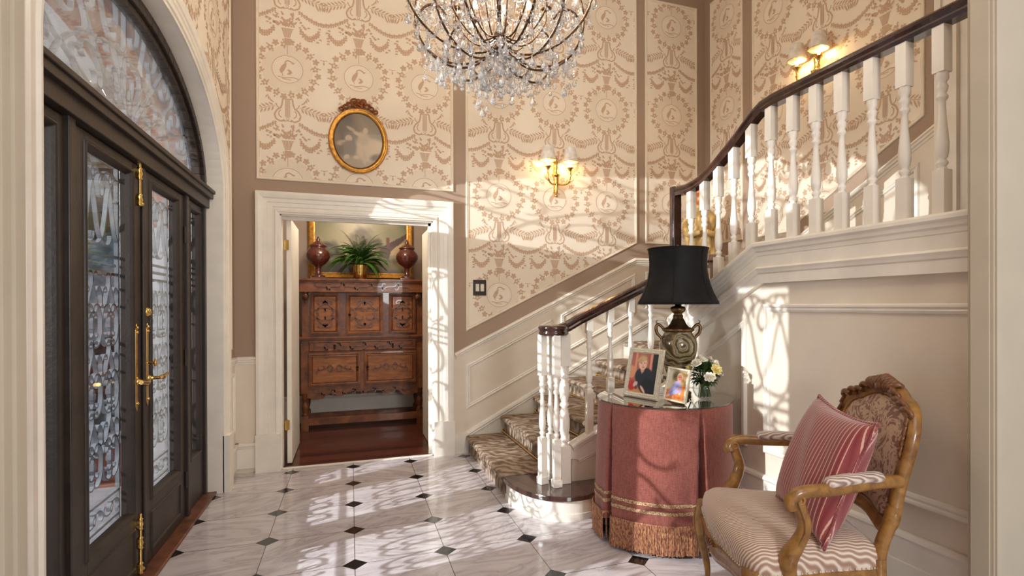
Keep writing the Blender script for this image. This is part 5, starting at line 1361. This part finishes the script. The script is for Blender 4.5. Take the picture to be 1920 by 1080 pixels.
# landscape painting
pt = thing('landscape_painting', 'landscape with trees and a cottage in a gilt frame behind the fern', 'painting', (1.03, 1.89, 1.63))
FP = (Vector((0, 1.89, 0)), X, Z, -Y)
mb = MB(); mb.mould([(.455, 1.63), (1.60, 1.63), (1.60, 2.50), (.455, 2.50)], FP, [(0, 0), (0, .03), (.012, .04), (.022, .034), (.03, .03), (.05, .02), (.055, .026), (.068, .022), (.072, .008)]); link('frame', mb, GOLD, pt)
sky = lambda u, v: C3(112, 122, 96).lerp(C3(196, 184, 150), max(0, min(1, .5+.45*math.cos((u-.45)*4)+.25*noise2(u, v)-.5*(v-.5))))
tr = lambda cx, cy, a, b: (lambda u, v: max(0, min(1, E(u, v, cx, cy, a, b, 0, .25)+.35*noise2(u*3, v*3)-.1)) if E(u, v, cx, cy, a*1.3, b*1.3) > 0 else 0)
lfn = layers(sky, [(tr(.50, .50, .13, .24), C3(96, 84, 66)), (tr(.66, .45, .07, .1), C3(92, 78, 64)), (tr(.12, .34, .15, .14), C3(62, 56, 52)), (tri([(.74, .30), (.98, .30), (.98, .50), (.88, .46)]), C3(206, 176, 132)), (tri([(.70, .40), (.78, .30), (1.02, .60), (1.02, .66)]), C3(84, 62, 60)), (lambda u, v: 1 if .77 < u < .81 and .4 < v < .58 else 0, C3(120, 72, 60)), (tri([(.66, .25), (.80, .25), (.84, .42), (.72, .44)]), C3(96, 72, 66)),
    (lambda u, v: max(0, min(1, (.27-v)*12+.5*noise2(u*2, v))), C3(84, 74, 58)), (lambda u, v: E(u, v, .75, .12, .3, .08, 0, .5), C3(140, 122, 84)), (lambda u, v: 1 if .94 < u < .97 and .36 < v < .44 else 0, C3(90, 60, 50))])
painted('canvas', paint((Vector((0, 1.875, 0)), X, Z, -Y), .525, 1.53, 1.70, 2.43, 80, 60, lfn), ARTM, pt)

# ------------------------------------------------------------------ chandelier
CC = Vector((1.665, -2.02, 0)); HZ = 2.69
chd = thing('chandelier', 'large crystal chandelier with curved dark metal ribs hanging over the hall', 'chandelier', (CC.x, CC.y, HZ))
CHM = mat('aged_bronze_rib', rgb(86, 62, 42), .38, .7, var=.2)
mb = MB(); mb.tube([(CC.x, CC.y, HZ-.02), (CC.x, CC.y, CEIL)], .012, 10); mb.lathe([(0, -.03), (.03, -.02), (.05, .0), (.03, .02), (.02, .05), (.035, .08), (.02, .12), (.012, .2)], (CC.x, CC.y, HZ), 16); link('stem', mb, CHM, chd)
mb = MB(); mb.lathe([(.07, -.05), (.06, -.02), (0, 0)], (CC.x, CC.y, CEIL), 20); link('ceiling_rose', mb, CHM, chd)
R_ = random.Random(4)
pend = []; beads = []
def bez(p, n=26): return sm3(p, 3)
NR = 16
for i in range(NR):
    a = 2*PI*i/NR+.13; d = Vector((math.cos(a), math.sin(a), 0)); lng = i % 2 == 0
    if lng: pr = [(.02, .03), (.06, -.02), (.18, -.055), (.34, -.02), (.47, .09), (.53, .24), (.51, .40), (.42, .52), (.30, .58), (.22, .54)]
    else: pr = [(.02, .05), (.07, -.04), (.15, -.10), (.27, -.10), (.38, -.03), (.44, .08), (.44, .17), (.39, .235), (.32, .23), (.29, .18)]
    pts = sm3([CC+d*r+Z*(HZ+z) for r, z in pr], 2); mb = MB(); mb.tube(pts, .0065, 7); link('rib', mb, CHM, chd)
    n = len(pts)
    for k in range(2, n): beads.append(pts[k]-Z*.012+Vector((R_.uniform(-.008, .008), R_.uniform(-.008, .008), R_.uniform(-.01, .012))))
    for k in range(3, n-1, 2): pend.append((pts[k]-Z*.01, R_.choice((.028, .036, .045, .05, .066)), R_.choice((1, 1, 2, 3))))
# inner tiers of candles and strings
for ring, (r0, z0, nn) in enumerate(((.26, .26, 10), (.40, .30, 22), (.14, .42, 6))):
    for i in range(nn):
        a = 2*PI*i/nn+.3*ring; c = CC+Vector((r0*math.cos(a), r0*math.sin(a), HZ+z0))
        if ring != 1:
            pts = sm3([CC+Z*(HZ+.08), CC+Vector((r0*.5*math.cos(a), r0*.5*math.sin(a), HZ+.02)), c-Z*.09, c], 2); mb = MB(); mb.tube(pts, .005, 6); mb.lathe([(.006, -.01), (.02, 0), (.034, .012), (.03, .014), (.012, .012), (.011, .07), (0, .07)], c, 12); link('candle_arm', mb, CHM, chd)
            mb = MB(); mb.ball(c+Z*.095, .016, 8, 0, (1, 1, 1.7)); link('bulb', mb, BULB, chd)
            for k in range(4):
                b2 = 2*PI*k/4; pend.append((c+Vector((.034*math.cos(b2), .034*math.sin(b2), 0)), .03, 1))
        else:
            for k in range(2): pend.append((c+Vector((0, 0, -.05*k)), .036, 2))
# bead garlands: swags between ribs
def swag(p, q, dip, n):
    for i in range(n+1): t_ = i/n; r_ = p.lerp(q, t_); beads.append(r_-Z*dip*4*t_*(1-t_))
for i in range(NR):
    a = 2*PI*i/NR+.13; b = 2*PI*(i+1)/NR+.13
    for r0, z0, dp in ((.50, .36, .10), (.44, .12, .09), (.30, .30, .12), (.18, .44, .12), (.3, -.06, .05), (.38, .44, .12), (.22, .2, .1), (.4, .02, .06)):
        swag(CC+Vector((r0*math.cos(a), r0*math.sin(a), HZ+z0)), CC+Vector((r0*math.cos(b), r0*math.sin(b), HZ+z0)), dp, max(6, int(r0*34)))
for i in range(20):
    a = 2*PI*i/20; 
    for k in range(16): t_ = k/15; r0 = .06+.36*t_; beads.append(CC+Vector((r0*math.cos(a), r0*math.sin(a), HZ+.62-.34*math.sin(t_*PI/2)**1.0)))
for i in range(90):
    a = R_.uniform(0, 2*PI); r0 = R_.uniform(.03, .42); pend.append((CC+Vector((r0*math.cos(a), r0*math.sin(a), HZ-.05-R_.uniform(0, .09))), R_.choice((.04, .05, .068)), 3))
def drop(mb, p, L_, mi=0, n=6):
    w_ = L_*.36; rot = R_.uniform(0, 1)
    prof = [(0.0001, 0), (w_*.22, -L_*.25), (w_*.75, -L_*.62), (w_*.62, -L_*.86), (.0001, -L_)]
    vs = []; 
    for j, (r, z) in enumerate(prof):
        for k in range(n): a = 2*PI*(k+.5*(j % 2))/n+rot; vs.append((p[0]+r*math.cos(a)*1.0, p[1]+r*math.sin(a), p[2]+z))
    fs = []
    for j in range(4):
        for k in range(n):
            a, b, c, d = j*n+k, j*n+(k+1) % n, (j+1)*n+(k+1) % n, (j+1)*n+k
            fs += [(a, b, d), (b, c, d)] if j % 2 == 0 else [(a, b, c), (a, c, d)]
    mb.add(vs, fs, mi)
def octa(mb, p, r):
    vs = [(p[0]+r, p[1], p[2]), (p[0], p[1]+r, p[2]), (p[0]-r, p[1], p[2]), (p[0], p[1]-r, p[2]), (p[0], p[1], p[2]+r), (p[0], p[1], p[2]-r)]
    mb.add(vs, [(0, 1, 4), (1, 2, 4), (2, 3, 4), (3, 0, 4), (1, 0, 5), (2, 1, 5), (3, 2, 5), (0, 3, 5)])
camp = Vector((.897, -4.935, 1.309))
pend.sort(key=lambda q: (q[0]-camp).length-4*q[1])
rest = MB()
for i, (p, L_, nb) in enumerate(pend):
    mb = MB() if i < 96 else rest
    for k in range(nb): octa(mb, p-Z*(.014*k+.006), .0065)
    drop(mb, p-Z*(.014*nb), L_)
    if i < 96: link('crystal_drop', mb, CRYST, chd)
ro_ = link('crystal_cluster', rest, CRYST, chd); ro_['kind'] = 'stuff'
mb = MB()
for p in beads: octa(mb, p, .0088)
ro_ = link('bead_strand', mb, CRYST, chd); ro_['kind'] = 'stuff'
for i in range(6):
    a = 2*PI*i/6+.2; light('chandelier_light', 'POINT', CC+Vector((.26*math.cos(a), .26*math.sin(a), HZ+.40)), CHE, (1, .89, .74), .03, parent=chd)
light('dining_light', 'POINT', (1.0, .62, 2.5), 28, (1, .88, .72), .12)
